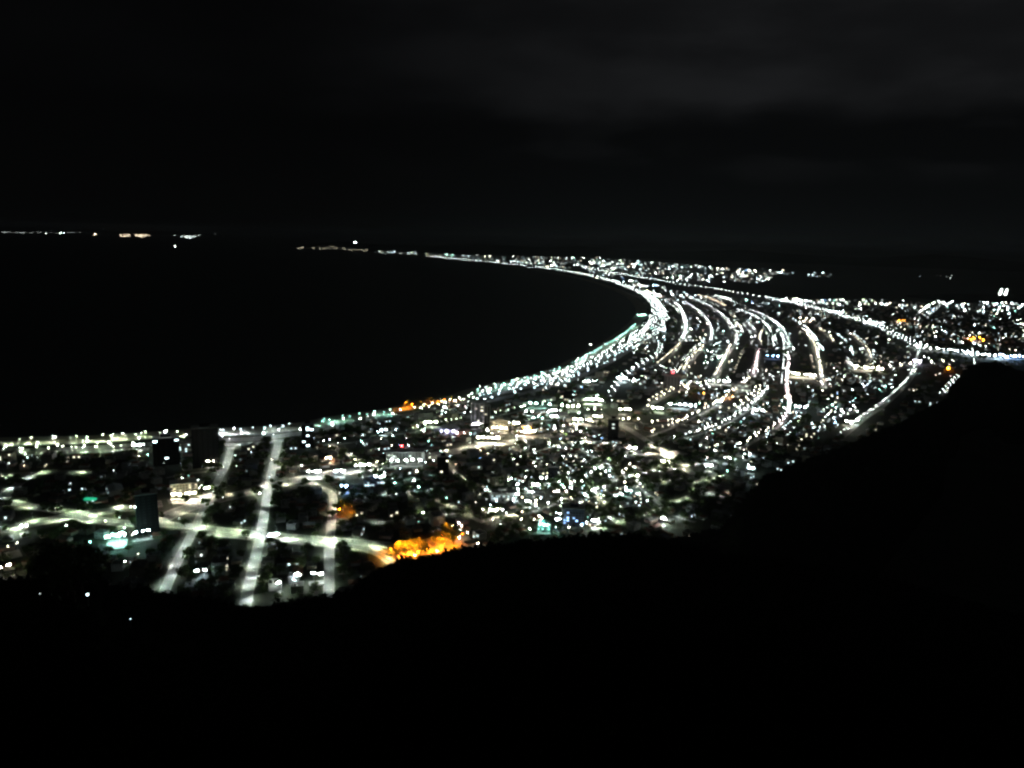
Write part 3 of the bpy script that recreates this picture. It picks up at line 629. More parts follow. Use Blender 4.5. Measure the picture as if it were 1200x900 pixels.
# ------------------------------------------------------------------ floodlit yards: forecourts with floodlight masts
# px, py, w px, depth m, n, colour, power, label place, gap lamp kind
YARDS = [
 (137, 638, 20, 30, 6, 'teal', 1.6, 'in the teal lit yard left of the tall dark tower'),
 (29, 627, 8, 14, 2, 'white', 2.5, 'in the small white yard at the left edge'),
 (167, 633, 20, 8, 3, 'cool', .5, 'below the tall dark tower'), (15, 650, 14, 20, 2, 'cream', .25, 'among the lower left trees'), (8, 676, 14, 20, 2, 'cream', .4, 'among the lowest left trees'),
 (217, 588, 26, 14, 5, 'cream', 1.2, 'in front of the cream lit hall'), (240, 581, 14, 12, 3, 'cream', 1.6, 'right of the cream lit hall'),
 (198, 538, 16, 10, 3, 'cool', .9, 'at the foot of the dark beach block'), (247, 548, 12, 6, 2, 'cream', 1.0, 'right of the black beach tower'), (161, 529, 10, 8, 2, 'white', 1.4, 'beside the left seafront road'),
 (368, 561, 18, 14, 4, 'white', 1.6, 'at the upper end of the third street'), (398, 560, 12, 14, 3, 'cool', 2.0, 'right of the upper third street'),
 (445, 567, 16, 12, 3, 'cool', 1.1, 'before the pale blue block'), (403, 578, 12, 10, 2, 'blue', 1.0, 'above the orange corner'),
 (425, 553, 20, 10, 4, 'white', 1.6, 'on the broad avenue junction'), (385, 544, 9, 8, 2, 'warm', 1.4, 'beside the rosy kiosk'),
 (475, 547, 42, 14, 5, 'white', .4, 'before the long pale facade'), (450, 511, 12, 10, 2, 'cool', 1.2, 'behind the left central blocks'), (505, 501, 18, 12, 4, 'green', 1.6, 'left of the lilac hall'),
 (557, 503, 10, 10, 3, 'violet', 1.8, 'before the twin towers'), (540, 514, 18, 9, 2, 'pink', .7, 'before the rosy hall'), (524, 512, 22, 9, 3, 'violet', 1.0, 'before the lilac hall'),
 (572, 520, 30, 10, 5, 'cream', 2.2, 'on the central avenue bend'), (585, 508, 22, 10, 4, 'warm', 1.2, 'before the warm cream facade'), (604, 502, 10, 10, 2, 'warm', 1.4, 'right of the warm cream facade'),
 (618, 508, 12, 9, 2, 'orange', .7, 'above the central avenue'), (618, 512, 22, 10, 4, 'cream', 2.0, 'below the small orange yard'), (620, 488, 14, 10, 2, 'white', 1.3, 'before the teal courts'),
 (648, 487, 12, 9, 3, 'white', 1.8, 'upper of two white courts'), (649, 494, 11, 9, 3, 'white', 1.8, 'lower of two white courts'), (632, 479, 30, 20, 4, 'teal', .8, 'on the teal courts'), (630, 496, 20, 10, 2, 'teal', .8, 'below the teal courts'),
 (695, 474, 22, 26, 7, 'green', 2.0, 'on the brightest green white ground'), (668, 482, 26, 20, 4, 'green', 1.0, 'left of the brightest ground'), (682, 498, 22, 18, 5, 'cream', 1.7, 'below the brightest ground'), (700, 494, 12, 12, 3, 'cream', 1.8, 'lower right of the brightest ground'),
 (728, 448, 12, 24, 4, 'cool', 2.0, 'at the hooked street start'), (687, 452, 9, 14, 2, 'white', 1.6, 'left of two white ovals'), (697, 451, 9, 14, 2, 'white', 1.6, 'right of two white ovals'),
 (732, 486, 14, 20, 3, 'cream', 1.6, 'left of the slanting street'), (722, 499, 8, 10, 2, 'cream', 1.6, 'beside the central dark tower'), (770, 484, 16, 18, 3, 'green', 1.4, 'lower left of the yellow trees'),
 (800, 480, 34, 16, 6, 'cool', 1.6, 'on the blue white parade'), (842, 451, 28, 14, 5, 'white', 1.7, 'behind the yellow lit trees'), (842, 476, 10, 12, 2, 'cool', 1.4, 'right of the blue white parade'),
 (888, 486, 14, 14, 3, 'cool', 1.4, 'left of the ring road teal light'), (938, 443, 32, 26, 8, 'cream', 2.2, 'on the long white yard by the ring road'), (937, 482, 14, 12, 3, 'cool', 1.4, 'right of the teal ring light'),
 (1018, 435, 30, 20, 7, 'cream', 1.8, 'on the long cream yard of the plain'), (1074, 427, 8, 30, 4, 'violet', 2.2, 'at the right avenue head'), (1076, 408, 18, 30, 5, 'white', 1.6, 'at the plain junction'), (1090, 412, 30, 40, 5, 'white', 1.2, 'right of the plain junction'),
 (1022, 381, 18, 60, 6, 'cool', 1.8, 'on the bright plain interchange'), (980, 368, 16, 60, 5, 'cool', 1.8, 'on the near highway bend'), (925, 354, 40, 50, 8, 'cool', 1.6, 'along the brightest highway stretch'), (1125, 415, 34, 40, 8, 'cool', 2.0, 'along the right end highway'), (1155, 420, 40, 40, 8, 'cool', 2.0, 'at the right highway end'), (1187, 421, 26, 30, 8, 'blue', 2.4, 'at the blue highway end'),
 (776, 389, 8, 30, 3, 'cool', 2.2, 'inside the bright bend'), (752, 372, 14, 50, 5, 'teal', .8, 'on the beach of the bend'), (945, 376, 20, 40, 3, 'warm', .8, 'on the yellow field of the plain'), (845, 423, 10, 12, 2, 'teal', .8, 'between inner curves'), (792, 457, 30, 12, 4, 'warm', 1.2, 'before the broad grey tower'),
 (780, 454, 3, 6, 1, 'white', 2.5, 'on the left flank of the broad grey tower'), (840, 409, 10, 14, 2, 'teal', 1.0, 'between second and third curves'), (905, 421, 18, 20, 3, 'blue', .8, 'left of the ring road'),
 (627, 577, 9, 10, 2, 'white', 1.8, 'right of the blue white frontages'), (637, 568, 9, 9, 2, 'white', 1.6, 'above the rising street'), (595, 588, 26, 10, 5, 'cool', 1.0, 'before the blue white frontages'), (637, 625, 16, 9, 3, 'teal', .9, 'before the teal lit building'), (655, 618, 10, 8, 2, 'cool', 1.2, 'right of the teal lit building'), (697, 620, 8, 9, 2, 'white', 1.6, 'at the lowest street start'),
 (658, 585, 22, 10, 2, 'pink', .6, 'in the rosy court of the lower centre'), (618, 596, 8, 8, 2, 'white', 1.4, 'in the lower centre lane'), (855, 545, 16, 12, 3, 'cool', 1.2, 'by the dark hill foot'), (875, 540, 8, 10, 2, 'cool', 1.2, 'upper one by the dark hill foot'), (880, 556, 8, 10, 2, 'cool', 1.2, 'lower one by the dark hill foot'),
 (777, 617, 10, 8, 2, 'white', 1.5, 'at the dark hill edge'), (780, 549, 14, 12, 2, 'cream', 1.2, 'in the pale field at lower right'), (740, 532, 12, 12, 2, 'white', 1.3, 'at the central avenue end'), (743, 566, 10, 10, 2, 'cream', .8, 'in the lower right blocks'), (736, 584, 10, 10, 2, 'teal', .8, 'in the teal court at lower right'), (830, 553, 8, 8, 2, 'white', 1.4, 'beside the thin straight lane'),
 (994, 500, 10, 12, 2, 'cream', 1.0, 'at the foot of the right avenue'), (1004, 498, 5, 8, 1, 'white', 2, 'low beside the right avenue'), (575, 607, 24, 8, 3, 'cream', 1.2, 'on the short lower centre street'), (320, 637, 14, 7, 4, 'cool', 1.1, 'below the highway at the second street'), (349, 686, 9, 8, 2, 'white', 1.3, 'left of the lower third street'), (371, 684, 18, 9, 2, 'white', .7, 'beside the lower third street'), (327, 695, 6, 6, 1, 'white', 1.6, 'right of the lower second street'), (235, 680, 18, 6, 2, 'cool', .6, 'between the lower long streets'),
]
fl_m = {}
def flood_me(col, k):
    key = (col, q2(k))
    if key not in fl_m:
        m = MB(); r = .7
        for dx in (-.9, .9):
            m.mesh([(dx-r, -.5, 9.1), (dx+r, -.5, 9.1), (dx+r, -.1, 8.1), (dx-r, -.1, 8.1)][::-1], [(0, 1, 2, 3)], glow(col, 300*key[1]))
        b = MB()
        for dx in (-.9, .9): b.box(dx-r-.05, dx+r+.05, -.1, .25, 8.4, 9.25, steel, True)
        fl_m[key] = (m.data('lens'), b.data('lamp_head'))
    return fl_m[key]
fp = MB(); fp.tube((0, 0, 0), (0, 0, 9), .16, .1, steel, 6); fp.box(-1.7, 1.7, .25, .4, 8.6, 8.8, steel, True); fp_me = fp.data('pole')
for i, (px, py, wpx, dep, n, col, k, place) in enumerate(YARDS):
    p = at(px, py); dist = p.length; w = wpx*dist/FPX; rz = -math.atan2(p.x, p.y)
    m = MB(); m.box(-w/2, w/2, -dep/2, dep/2, -.3, 0, concrete)
    m.v = [(a_, b_, c_*3.5) for a_, b_, c_ in m.v]; o = m.build('forecourt', None, (p.x, p.y, .6+.004*i))
    o.rotation_euler = (0, 0, rz+random.uniform(-.15, .15)); tag(o, kind='structure')
    for q in range(int(w//6)+1): mark(p+Vector((math.cos(rz), math.sin(rz), 0))*(q*6-w/2), dep/2+1)
    for j in range(n):
        x = (-w/2+w*(j+.5)/n)+random.uniform(-1, 1); y = dep*.5*random.uniform(.1, .9)
        pos = p+Vector((math.cos(rz)*x-math.sin(rz)*y, math.sin(rz)*x+math.cos(rz)*y, .6+.004*i))
        e = empty('floodlight_mast', pos, rz+random.uniform(-1.7, 1.7), 'twin head floodlight mast, %s, %s' % (COLW[col], place), 'floodlight', 'floodlights '+place)
        lm, bmx = flood_me(col, k*random.uniform(.5, 1.3)); part('pole', fp_me, e); hd = part('lamp_head', bmx, e); part('lens', lm, hd)

# orange lit trees (plaza at lower centre, corner, beach, mid town, plain)
def globe_me(col, s, r, h):
    m = MB(); n = 8
    V = [(0, 0, h+r)]+[(r*math.sin(t)*math.cos(2*math.pi*i/n), r*math.sin(t)*math.sin(2*math.pi*i/n), h+r*math.cos(t)) for t in (.8, 1.57, 2.35) for i in range(n)]+[(0, 0, h-r)]
    F = [(0, 1+i, 1+(i+1) % n) for i in range(n)]
    for j in range(2): F += [(1+j*n+i, 1+(j+1)*n+i, 1+(j+1)*n+(i+1) % n, 1+j*n+(i+1) % n) for i in range(n)]
    F += [(1+2*n+i, 25, 1+2*n+(i+1) % n) for i in range(n)]
    m.mesh(V, F, glow(col, s)); return m.data('lamp_globe')
ypole = MB(); ypole.tube((0, 0, 0), (0, 0, 5.6), .09, .07, steel, 6); ypole_me = ypole.data('pole')
def garden_lamp(pos, col, s, r, label, group, name='garden_lamp', h=5.9, cache={}):
    e = empty(name, pos, 0, label, 'lamp', group); part('pole', ypole_me, e)
    key = (col, float('%.1g' % s), r)
    if key not in cache: cache[key] = globe_me(col, key[1], r, 5.9)
    part('lamp_globe', cache[key], e); return e
def orange_grove(box, nt_, nl, s, place, col='orange', r=.45, sc_=1.0):
    x0, y0, x1, y1 = box; q0 = at(x0, y0); tt = []
    for i in range(nt_):
        p = at(random.uniform(x0, x1), random.uniform(y0, y1)); mark(p, 6)
        tree(p, random.choice((0, 1, 0)), sc_*random.uniform(.8, 1.1), 'leafy tree glowing orange %s' % place, 'orange lit trees '+place); tt.append(p)
    for i in range(nl):
        p = tt[i % nt_]+Vector((random.uniform(-5, 5), -random.uniform(3, 6), 0))
        if i % 5 and r < .6:
            grove_lamp(p, s/260*random.choice((.6, 1, 1.5)), 'tall orange street lamp over the glowing trees %s' % place, 'orange street lamps '+place); continue
        garden_lamp(p, col, s*random.uniform(.3, .6), r, 'orange globe lamp among the glowing trees %s' % place, 'orange lamps '+place)
def grove_lamp(pos, k, label, group):
    e = empty('street_lamp', pos, random.uniform(0, 6.28), label, 'street lamp', group); e.scale = (1.3, 1.3, 1.35)
    part('pole', pole_me, e); hd = part('lamp_head', cap_me['c'], e); part('lens', lens_me('c', 'orange', k), hd)
orange_grove((468, 640, 500, 652), 13, 14, 420, 'at the lower centre plaza')
orange_grove((500, 630, 534, 642), 12, 11, 300, 'in the upper right of the plaza')
orange_grove((458, 648, 478, 657), 7, 8, 260, 'in the near left corner of the plaza')
orange_grove((505, 622, 540, 631), 9, 7, 150, 'along the upper rim of the plaza')
orange_grove((396, 596, 415, 601), 5, 4, 300, 'at the corner of the third street')
orange_grove((474, 474, 500, 479), 7, 5, 420, 'on the left of the beach grove')
orange_grove((500, 469, 530, 472), 7, 4, 260, 'on the right of the beach grove')
orange_grove((806, 460, 822, 464), 5, 3, 420, 'right of the broad grey tower', sc_=1.1)
orange_grove((845, 464, 868, 468), 6, 4, 420, 'below the low pale block', sc_=1.1)
orange_grove((1045, 376, 1062, 378), 6, 5, 900, 'far out on the plain', r=.8, sc_=1.4)
orange_grove((1133, 397, 1156, 400), 7, 7, 1200, 'near the right end highway', r=.8, sc_=1.4)
orange_grove((936, 376, 960, 378), 4, 3, 500, 'beside the yellow field of the plain', 'warm', r=.8, sc_=1.2)
# plaza surface at the grove
m = MB(); a = [at(x, y, .9) for x, y in ((452, 655), (470, 662), (562, 646), (556, 636), (540, 620), (470, 640))]
for p in a: p.z = 1.15
b = [Vector((p.x, p.y, -.5)) for p in a]; n = len(a)
m.mesh(a+b, [tuple(range(n))]+[(i, i+n, (i+1) % n+n, (i+1) % n) for i in range(n)], concrete); tag(m.build('plaza'), kind='structure')
for px, py in ((541, 622), (530, 622), (538, 636), (560, 643), (512, 652), (486, 657), (548, 630)):
    e = garden_lamp(at(px, py), 'cream', 110, .45, 'cream globe lamp on the pale edge of the orange plaza', 'cream plaza lamps')

# single remarkable lights
def lone(px, py, col, s, r, label, z=0, hill=False, name='garden_lamp'):
    p = on_hill(px, py) if hill else at(px, py, z)
    garden_lamp(p, col, s, r, label, None, name)
for px, py, t in ((134, 665, 'leftmost'), (140.5, 665, 'middle'), (147, 664.5, 'rightmost')):
    lone(px, py, 'white', 90, .4, '%s of three small white lamps in a row below the teal yard' % t)
lone(104, 712, 'cool', 60, .25, 'lone white lamp on the dark slope under the left trees', hill=True)
lone(154, 740, 'cool', 12, .15, 'faint lamp lowest on the dark slope', hill=True)
lone(48, 709, 'white', 5, .15, 'very faint lamp on the slope at far left', hill=True)
lone(166, 590, 'red', 60, .8, 'red lamp left of the tall dark tower')
lone(167, 586, 'warm', 60, .7, 'warm lamp just above the red lamp')
lone(471, 527, 'red', 70, 1.1, 'red lamp above the long pale facade')
lone(975, 478, 'teal', 60, 1.2, 'teal lamp on the plain right of the ring road')
lone(924, 475, 'signgreen', 80, 1.4, 'green teal signal lamp on the ring road')
lone(1111, 434, 'orange', 160, 2.0, 'orange lamp below the right end highway')
lone(797, 326, 'warm', 60, 3.5, 'yellow lamp in the far town strip')
lone(417, 500, 'warm', 300, .8, 'yellow seafront lamp on the beach left of the orange trees')
lone(627, 296.5, 'white', 120, 7, 'big white light above the far town strip')
lone(205, 289, 'white', 90, 4.5, 'single white light alone on the dark sea', name='channel_light')
lone(692, 406, 'white', 60, .9, 'white lamp alone at the water edge')
p = at(416, 290.5, 0); q = Vector((0, 0, H))+ray(416, 284)*(p.y/ray(416, 284).y)
garden_lamp(Vector((q.x, q.y, q.z-6)), 'white', 120, 9, 'big round white light on top of the far headland', None)
# green sign panel over the yellow avenue
p = at(105, 591); e = empty('green_canopy', p, -.1, 'green glowing roadside canopy above the yellow avenue', 'canopy')
m = MB(); m.box(-6.5, 6.5, -.6, 5, 5, 6.8, glow('signgreen', .55), True); part('fascia', m.data('fascia'), e)
for x in (-5.5, 5.5):
    m = MB(); m.box(x-.2, x+.2, 1, 1.4, 0, 4.997, steel); part('column', m.data('column'), e)
# yellowish avenue petrol-like bright lights on hilltop
for dx, t in ((-17, 'left'), (17, 'right')):
    e = empty('floodlight_tower', (knollx+dx-4, knolly, 18), 0, '%s one of two brilliant floodlight towers on the dark knoll' % t, 'floodlight tower')
    m = MB()
    for sx in (-5, 5): m.tube((sx, 0, 0), (sx*.6, 0, 46), .5, .4, steel, 6)
    part('frame', m.data('frame'), e)
    for j in range(7):
        for i in range(-1, 2):
            if j > 3 and i == -1: continue
            m = MB(); x = i*5+ (j-2)*.6; z = 16+j*5.4
            m.box(x-2, x+2, -.8, -.3, z, z+3.6, glow('white', 18), True); part('lamp', m.data('lamp'), e)

# the lit quays and ships across the channel
def far_lights(pts, label, cat, name):
    m = MB()
    for px, py, col, s, r in pts:
        p = at(px, py); p.z = random.uniform(2, 30); m.tube(p, p+Vector((0, 0, r*1.6)), r, r*.6, glow(col, s), 5); m.tube((p.x, p.y, -1.5), (p.x, p.y, p.z), r*.1, r*.08, steel, 3)
    return tag(m.build(name), label, cat, kind='stuff')
P_ = [(random.uniform(141, 154), random.uniform(275.5, 277.8), 'warm', 14, 6) for _ in range(34)] + [(random.uniform(158, 175), random.uniform(275.3, 278), 'warm', 14, 6) for _ in range(50)]
far_lights(P_, 'two short bars of orange quay lights across the dark water', 'quay lights', 'quay_lights')
P_ = [(random.gauss(222, 4), random.gauss(278, 1.0), 'white', 16, 6) for _ in range(40)]+[(72, 273.5, 'white', 50, 12), (75, 273.6, 'white', 40, 10), (112, 275, 'warm', 60, 13), (111, 276, 'warm', 30, 10), (70, 274, 'white', 30, 10)]
P_ += [(x_+random.uniform(-4, 4), y_+random.gauss(0, .3), 'cream', 7, 3.2) for x_, y_ in ((352, 291.4), (356, 291.6), (369, 291.6), (377, 291.8), (383, 291.8), (389, 290.6), (394, 292), (406, 293), (412, 293.4), (422, 294.3), (431, 294.6)) for _ in range(3)]
P_ += [(random.uniform(0, 110), 273.2+random.gauss(0, .4)+.01*0, 'white', 5, 7) for _ in range(34)]+[(95, 272.3, 'white', 10, 10), (54, 274, 'white', 20, 10), (253, 274.5, 'white', 5, 9), (205, 276.3, 'white', 10, 9), (122, 268.5, 'cool', 3, 9)]
far_lights(P_, 'thin white string of shore lights on the far left horizon', 'shore lights', 'shore_lights')

# ------------------------------------------------------------------ houses, trees and yard lamps fill the land
def inland(px, py):
    x, y = px, py
    for (a, b), (c_, d) in zip(COAST[:-1], COAST[1:]): pass
    return True
# polygon test in world space
poly = [(p.x, p.y) for p in shore+outer]
def on_land(x, y):
    c_ = False; j = len(poly)-1
    for i in range(len(poly)):
        xi, yi = poly[i]; xj, yj = poly[j]
        if (yi > y) != (yj > y) and x < (xj-xi)*(y-yi)/(yj-yi)+xi: c_ = not c_
        j = i
    return c_
for p in shore: mark(p, 44) if p.length < 6000 else None
for a, b in zip(shore[:-1], shore[1:]):
    if a.length < 5000:
        n = int((b-a).length//20)+1
        for i in range(n): mark(a+(b-a)*i/n, 42)
hs = []
rnd = random.Random(11)
for (ymin, ymax, pitch) in ((560, 1350, 20), (1350, 1900, 27), (1900, 4600, 58)):
    y = ymin
    while y < ymax:
        hw = y*.70+30; x = -hw
        while x < hw:
            p = Vector((x+rnd.uniform(-.3, .3)*pitch, y+rnd.uniform(-.3, .3)*pitch, 0)); x += pitch
            if rnd.random() < .22 or not free(p): continue
            if not visible(p): continue
            if not on_land(p.x, p.y): continue
            sx, sy = proj(p)
            if sx > 862 and sy < 349+(sx-862)*.02: continue
            hs.append(p)
        y += pitch
hs.sort(key=lambda p: p.length)
kinds = [0, 0, 0, 0, 0, 1, 1, 1, 1, 2, 2, 2, 0, 3, 4]
distant = MB(); nind = 0
for i, p in enumerate(hs):
    kind = rnd.choice(kinds if p.length < 1900 else (0, 0, 1, 2)); lit = rnd.choice((None, None, None, None, 'cream', 'cool')); v = rnd.randrange(2)
    if kind == 4 and rnd.random() < .4: kind = 2
    near = p.length < 2600
    ang = seg_near(p)+rnd.choice((0, math.pi/2, math.pi, -math.pi/2)) if near else rnd.uniform(0, 6.28)
    # the front looks roughly towards the slope in half of the cases
    hv = HV[(kind, lit, v)]
    if kind in (3, 4):
        ok = all(free(p+Vector((math.cos(t), math.sin(t), 0))*11) for t in (0, 1.57, 3.14, 4.71))
        if not ok: kind = 0; hv = HV[(0, lit, v)]
    if nind < 300:
        nind += 1
        z_ = zone(p)
        lab = '%s%s walled %s %s' % ('coldly lit ' if lit == 'cool' else 'warmly lit ' if lit else 'unlit ', WW[hv['wi']], KN[kind], z_)
        e = empty(KNAME[kind], p, ang, lab, KC[kind], KN[kind]+'s '+z_)
        for nme, me in hv['me']: part(nme, me, e)
    else:
        distant.add(hv['full'] if p.length < 1900 else _low[(kind, v)] if (kind, v) in globals().get('_low', {}) else hv['full'], Matrix.Translation(p) @ Matrix.Rotation(ang, 4, 'Z')) if p.length < 1900 else None
        if p.length >= 1900:
            w, d, h = hv['dims']; c_, s_ = math.cos(ang), math.sin(ang)
            V = []
            for z in (0, h):
                for (xx, yy) in ((-w/2, -d/2), (w/2, -d/2), (w/2, d/2), (-w/2, d/2)): V.append((p.x+xx*c_-yy*s_, p.y+xx*s_+yy*c_, z))
            V += [(p.x-w/4*c_, p.y-w/4*s_, h+1.8), (p.x+w/4*c_, p.y+w/4*s_, h+1.8)]
            distant.mesh(V, [(0, 1, 5, 4), (1, 2, 6, 5), (2, 3, 7, 6), (3, 0, 4, 7)], WALLS[hv['wi']])
            distant.mesh(V[4:], [(0, 1, 5, 4), (1, 2, 5), (2, 3, 4, 5), (3, 0, 4)], ROOFS[hv['ri']])
tag(distant.build('distant_houses'), 'mass of distant houses filling the blocks behind the nearer ones', 'houses', kind='stuff')

# trees in the gaps
tr = []
for k in range(5200):
    if k < 1500: y = rnd.uniform(620, 1350)
    else: y = rnd.uniform(1200, 3600)
    p = Vector((rnd.uniform(-.7, .7)*y, y, 0))
    if not free(p) or not visible(p) or not on_land(p.x, p.y): continue
    tr.append(p)
for key, ph, pp, w_, *_r in ST:
    if key not in ('street', 'avenue', 'road', 'walk'): continue
    P = [at(x, y) for x, y in pp]
    if P[len(P)//2].length > 1150: continue
    for q, d in walk(P, 9 if P[0].length < 1400 else 14, 4):
        for sd in (1, -1):
            if rnd.random() < (.62 if key in ('street', 'walk') else .85): continue
            p = q+Vector((-d.y, d.x, 0))*sd*(w_*.5+rnd.uniform(1.5, 6))+d*rnd.uniform(-3, 3); p.z = 0
            if visible(p): tr.append(p)
tr.sort(key=lambda p: p.length)
tfar = MB()
for i, p in enumerate(tr):
    k = rnd.randrange(3)
    if i < 240:
        z_ = zone(p)
        tree(p, k, rnd.uniform(.7, 1.15), '%s dark leafy tree %s' % (('broad', 'small', 'tall')[k], z_), ('broad', 'small', 'tall')[k]+' dark trees '+z_)
    else: tfar.add(TL[k], Matrix.Translation(p) @ Matrix.Rotation(rnd.uniform(0, 6.28), 4, 'Z') @ Matrix.Scale(rnd.uniform(.7, 1.1), 4))
tag(tfar.build('distant_trees'), 'dark scattered tree crowns among the farther blocks', 'trees', kind='stuff')

# yard and window-side lamps scattered in the blocks: regions given by the ground they cover
REG = [([(0, 535), (300, 530), (390, 560), (390, 690), (200, 690), (0, 600)], 120, .8), ([(330, 500), (560, 475), (690, 440), (720, 620), (560, 632), (400, 610)], 540, 1),
       ([(560, 470), (690, 430), (760, 420), (980, 500), (860, 560), (700, 610), (560, 600)], 720, 1), ([(690, 430), (770, 380), (960, 360), (1060, 440), (960, 520), (720, 500)], 650, 1.0),
       ([(770, 345), (900, 352), (960, 370), (930, 420), (780, 400)], 230, .8), ([(870, 350), (1000, 352), (1210, 356), (1210, 415), (1070, 405)], 760, .8), ([(960, 380), (1080, 400), (1060, 450), (960, 500)], 110, 1),
       ([(1070, 415), (1125, 430), (1105, 470), (1065, 450)], 28, .8), ([(560, 300), (700, 302), (930, 321), (890, 332), (800, 331), (640, 313)], 560, 1.2), ([(440, 294), (560, 298), (600, 308), (440, 296.5)], 50, 1),
       ([(720, 330), (800, 342), (870, 352), (800, 360), (770, 350)], 60, .6), ([(850, 315), (975, 317), (975, 326), (850, 327)], 34, .8), ([(1040, 322), (1120, 323), (1120, 327), (1040, 326)], 6, .2), ([(690, 412), (762, 378), (780, 400), (700, 440)], 60, 1.1), ([(600, 448), (700, 412), (720, 430), (620, 468)], 90, 1.2), ([(560, 303), (640, 309), (740, 327), (790, 338), (780, 372), (755, 345), (700, 328), (640, 316)], 120, 1.2), ([(700, 530), (870, 520), (850, 600), (700, 618)], 110, 1), ([(555, 455), (640, 437), (650, 447), (560, 468)], 40, 1.2), ([(500, 478), (552, 466), (552, 490), (515, 492)], 60, 1.2), ([(635, 445), (668, 433), (672, 445), (640, 455)], 45, 1.4)]
def inpoly(x, y, P):
    c_ = False; j = len(P)-1
    for i in range(len(P)):
        if (P[i][1] > y) != (P[j][1] > y) and x < (P[j][0]-P[i][0])*(y-P[i][1])/(P[j][1]-P[i][1])+P[i][0]: c_ = not c_
        j = i
    return c_
dots = []
for P, n, pw in REG:
    bx = [p[0] for p in P]; by = [p[1] for p in P]; k = 0; tries = 0
    while k < n and tries < n*20:
        tries += 1
        x = rnd.uniform(min(bx), max(bx)); y = rnd.uniform(min(by), max(by))
        if not inpoly(x, y, P): continue
        # clustered: keep by low-frequency noise
        p = at(x, y)
        if noise.noise(Vector((p.x*.006, p.y*.003, 5)))+.35 < rnd.random()*.7: continue
        if not visible(p) or not on_land(p.x, p.y): continue
        k += 1
        col = rnd.choices(('white', 'cool', 'cream', 'green', 'teal', 'warm', 'blue', 'pink'), (38, 26, 13, 6, 4, 6, 1.5, 2))[0]
        d = p.length; s = pw*min(6, math.exp(rnd.gauss(-.85, 1.35)))
        dots.append((p, col, s, d))
rowsrc = [t for t in ST if 1450 < at(*t[2][len(t[2])//2]).length < 5200 and t[0] in ('street', 'avenue', 'highway')]
k = 0
while k < 700:                                          # rows along the unnamed back streets, parallel to the main ones
    t = rnd.choice(rowsrc); P = [at(x, y) for x, y in t[2]]; off = rnd.choice((-3, -2, -1, 1, 2, 3))*48
    dd = P[0].length; col0 = rnd.choice(('white', 'cool', 'white', 'cream')); s0 = .5*math.exp(rnd.gauss(0, .5))
    for q, d in walk(P, 18 if dd < 2400 else 24, rnd.uniform(0, 15)):
        p = q+Vector((-d.y, d.x, 0))*off
        if rnd.random() < .25: continue
        if visible(p) and on_land(p.x, p.y): dots.append((p, col0, s0*rnd.choice((.4, 1, 1.6)), p.length+.001)); k += 1
dots = [d for d in dots if d[3] > 4300 or rnd.random() < (.66 if d[3] > 2000 else .6)]
dots.sort(key=lambda t: t[3])
dm = MB()
for i, (p, col, s, d) in enumerate(dots):
    r = .42 if d < 1400 else .55 if d < 2500 else .8 if d < 4500 else 2.0 if d < 8500 else 4.0
    S = 45*s*(1 if d < 2500 else 1.0 if d < 4500 else 1.3 if d < 6500 else .5 if d < 8500 else .3); S = float('%.1g' % S)
    if i < 290:
        z_ = zone(p); w = 'bright' if s > 1 else 'dim'
        garden_lamp(p, col, S, r, '%s %s globe yard lamp %s' % (w, COLW[col], z_), '%s %s yard lamps %s' % (w, COLW[col], z_), name='yard_lamp')
    else:
        h = 6 if d < 4500 else 9
        simple_lamp(dm, Vector((p.x, p.y, 0)), 0, 'g', col, 1, h=h, r=r, S=S)
tag(dm.build('distant_yard_lamps'), 'countless distant yard and window lamps scattered over the plain', 'lamps', kind='stuff')

# ------------------------------------------------------------------ big trees on the near slope and the forest cover
ftl = [(62, 690, 1.7, 'leftmost big dark tree on the near slope at left'), (78, 700, 2.0, 'tallest big dark tree on the near slope at left'), (97, 698, 1.8, 'rightmost big dark tree on the near slope at left'), (88, 715, 1.6, 'big dark tree in front of the tallest one on the slope')]
for px, py, s, lab in ftl:
    p = on_hill(px, py); e = tree(p-Vector((0, 0, .5)), 2, s, lab, None)
keep = leafm; leafm = surf('forest_foliage', (.009, .013, .006), 1, .4, .5, 0, 0)
fo = MB(); cr = [tree_mb(20+i, 8, 9, 46, 1.5)[1] for i in range(3)]
k = 0
while k < 4200:
    a = rnd.uniform(R(-42), R(42)); G, f = lerp(S1, a)
    near_ = rnd.random() < .68
    if near_: r = 10+rnd.random()**1.25*(G*f-6)
    elif a > S2[0][0]:
        G2, f2 = lerp(S2, a); r = G2*f2-rnd.random()**2*400
    else: r = rnd.uniform(.9, 1.3)*G*f
    z = hill_z(a, r)
    if z < 3: k += 1; continue
    ss = rnd.uniform(.5, .9)*(min(1, .16+r/170) if near_ else 1)
    fo.add(cr[k % 3], Matrix.Translation((r*math.sin(a), r*math.cos(a), z-5*ss)) @ Matrix.Rotation(rnd.uniform(0, 6.28), 4, 'Z') @ Matrix.Scale(ss, 4)); k += 1
for i in range(1500):                                   # ragged tree line along both crests
    if i % 3: a = rnd.uniform(S2[0][0], R(40)); G, f = lerp(S2, a)
    else: a = rnd.uniform(R(-40), R(40)); G, f = lerp(S1, a)
    r = G*f+rnd.uniform(-30, 25); z = hill_z(a, r)
    if z < 3: continue
    ss = rnd.uniform(.4, 1.15); fo.add(cr[i % 3], Matrix.Translation((r*math.sin(a), r*math.cos(a), z-4.2*ss)) @ Matrix.Rotation(rnd.uniform(0, 6.28), 4, 'Z') @ Matrix.Scale(ss, 4))
tag(fo.build('forest'), 'black wooded slopes in front of and right of the town', 'forest', kind='stuff')

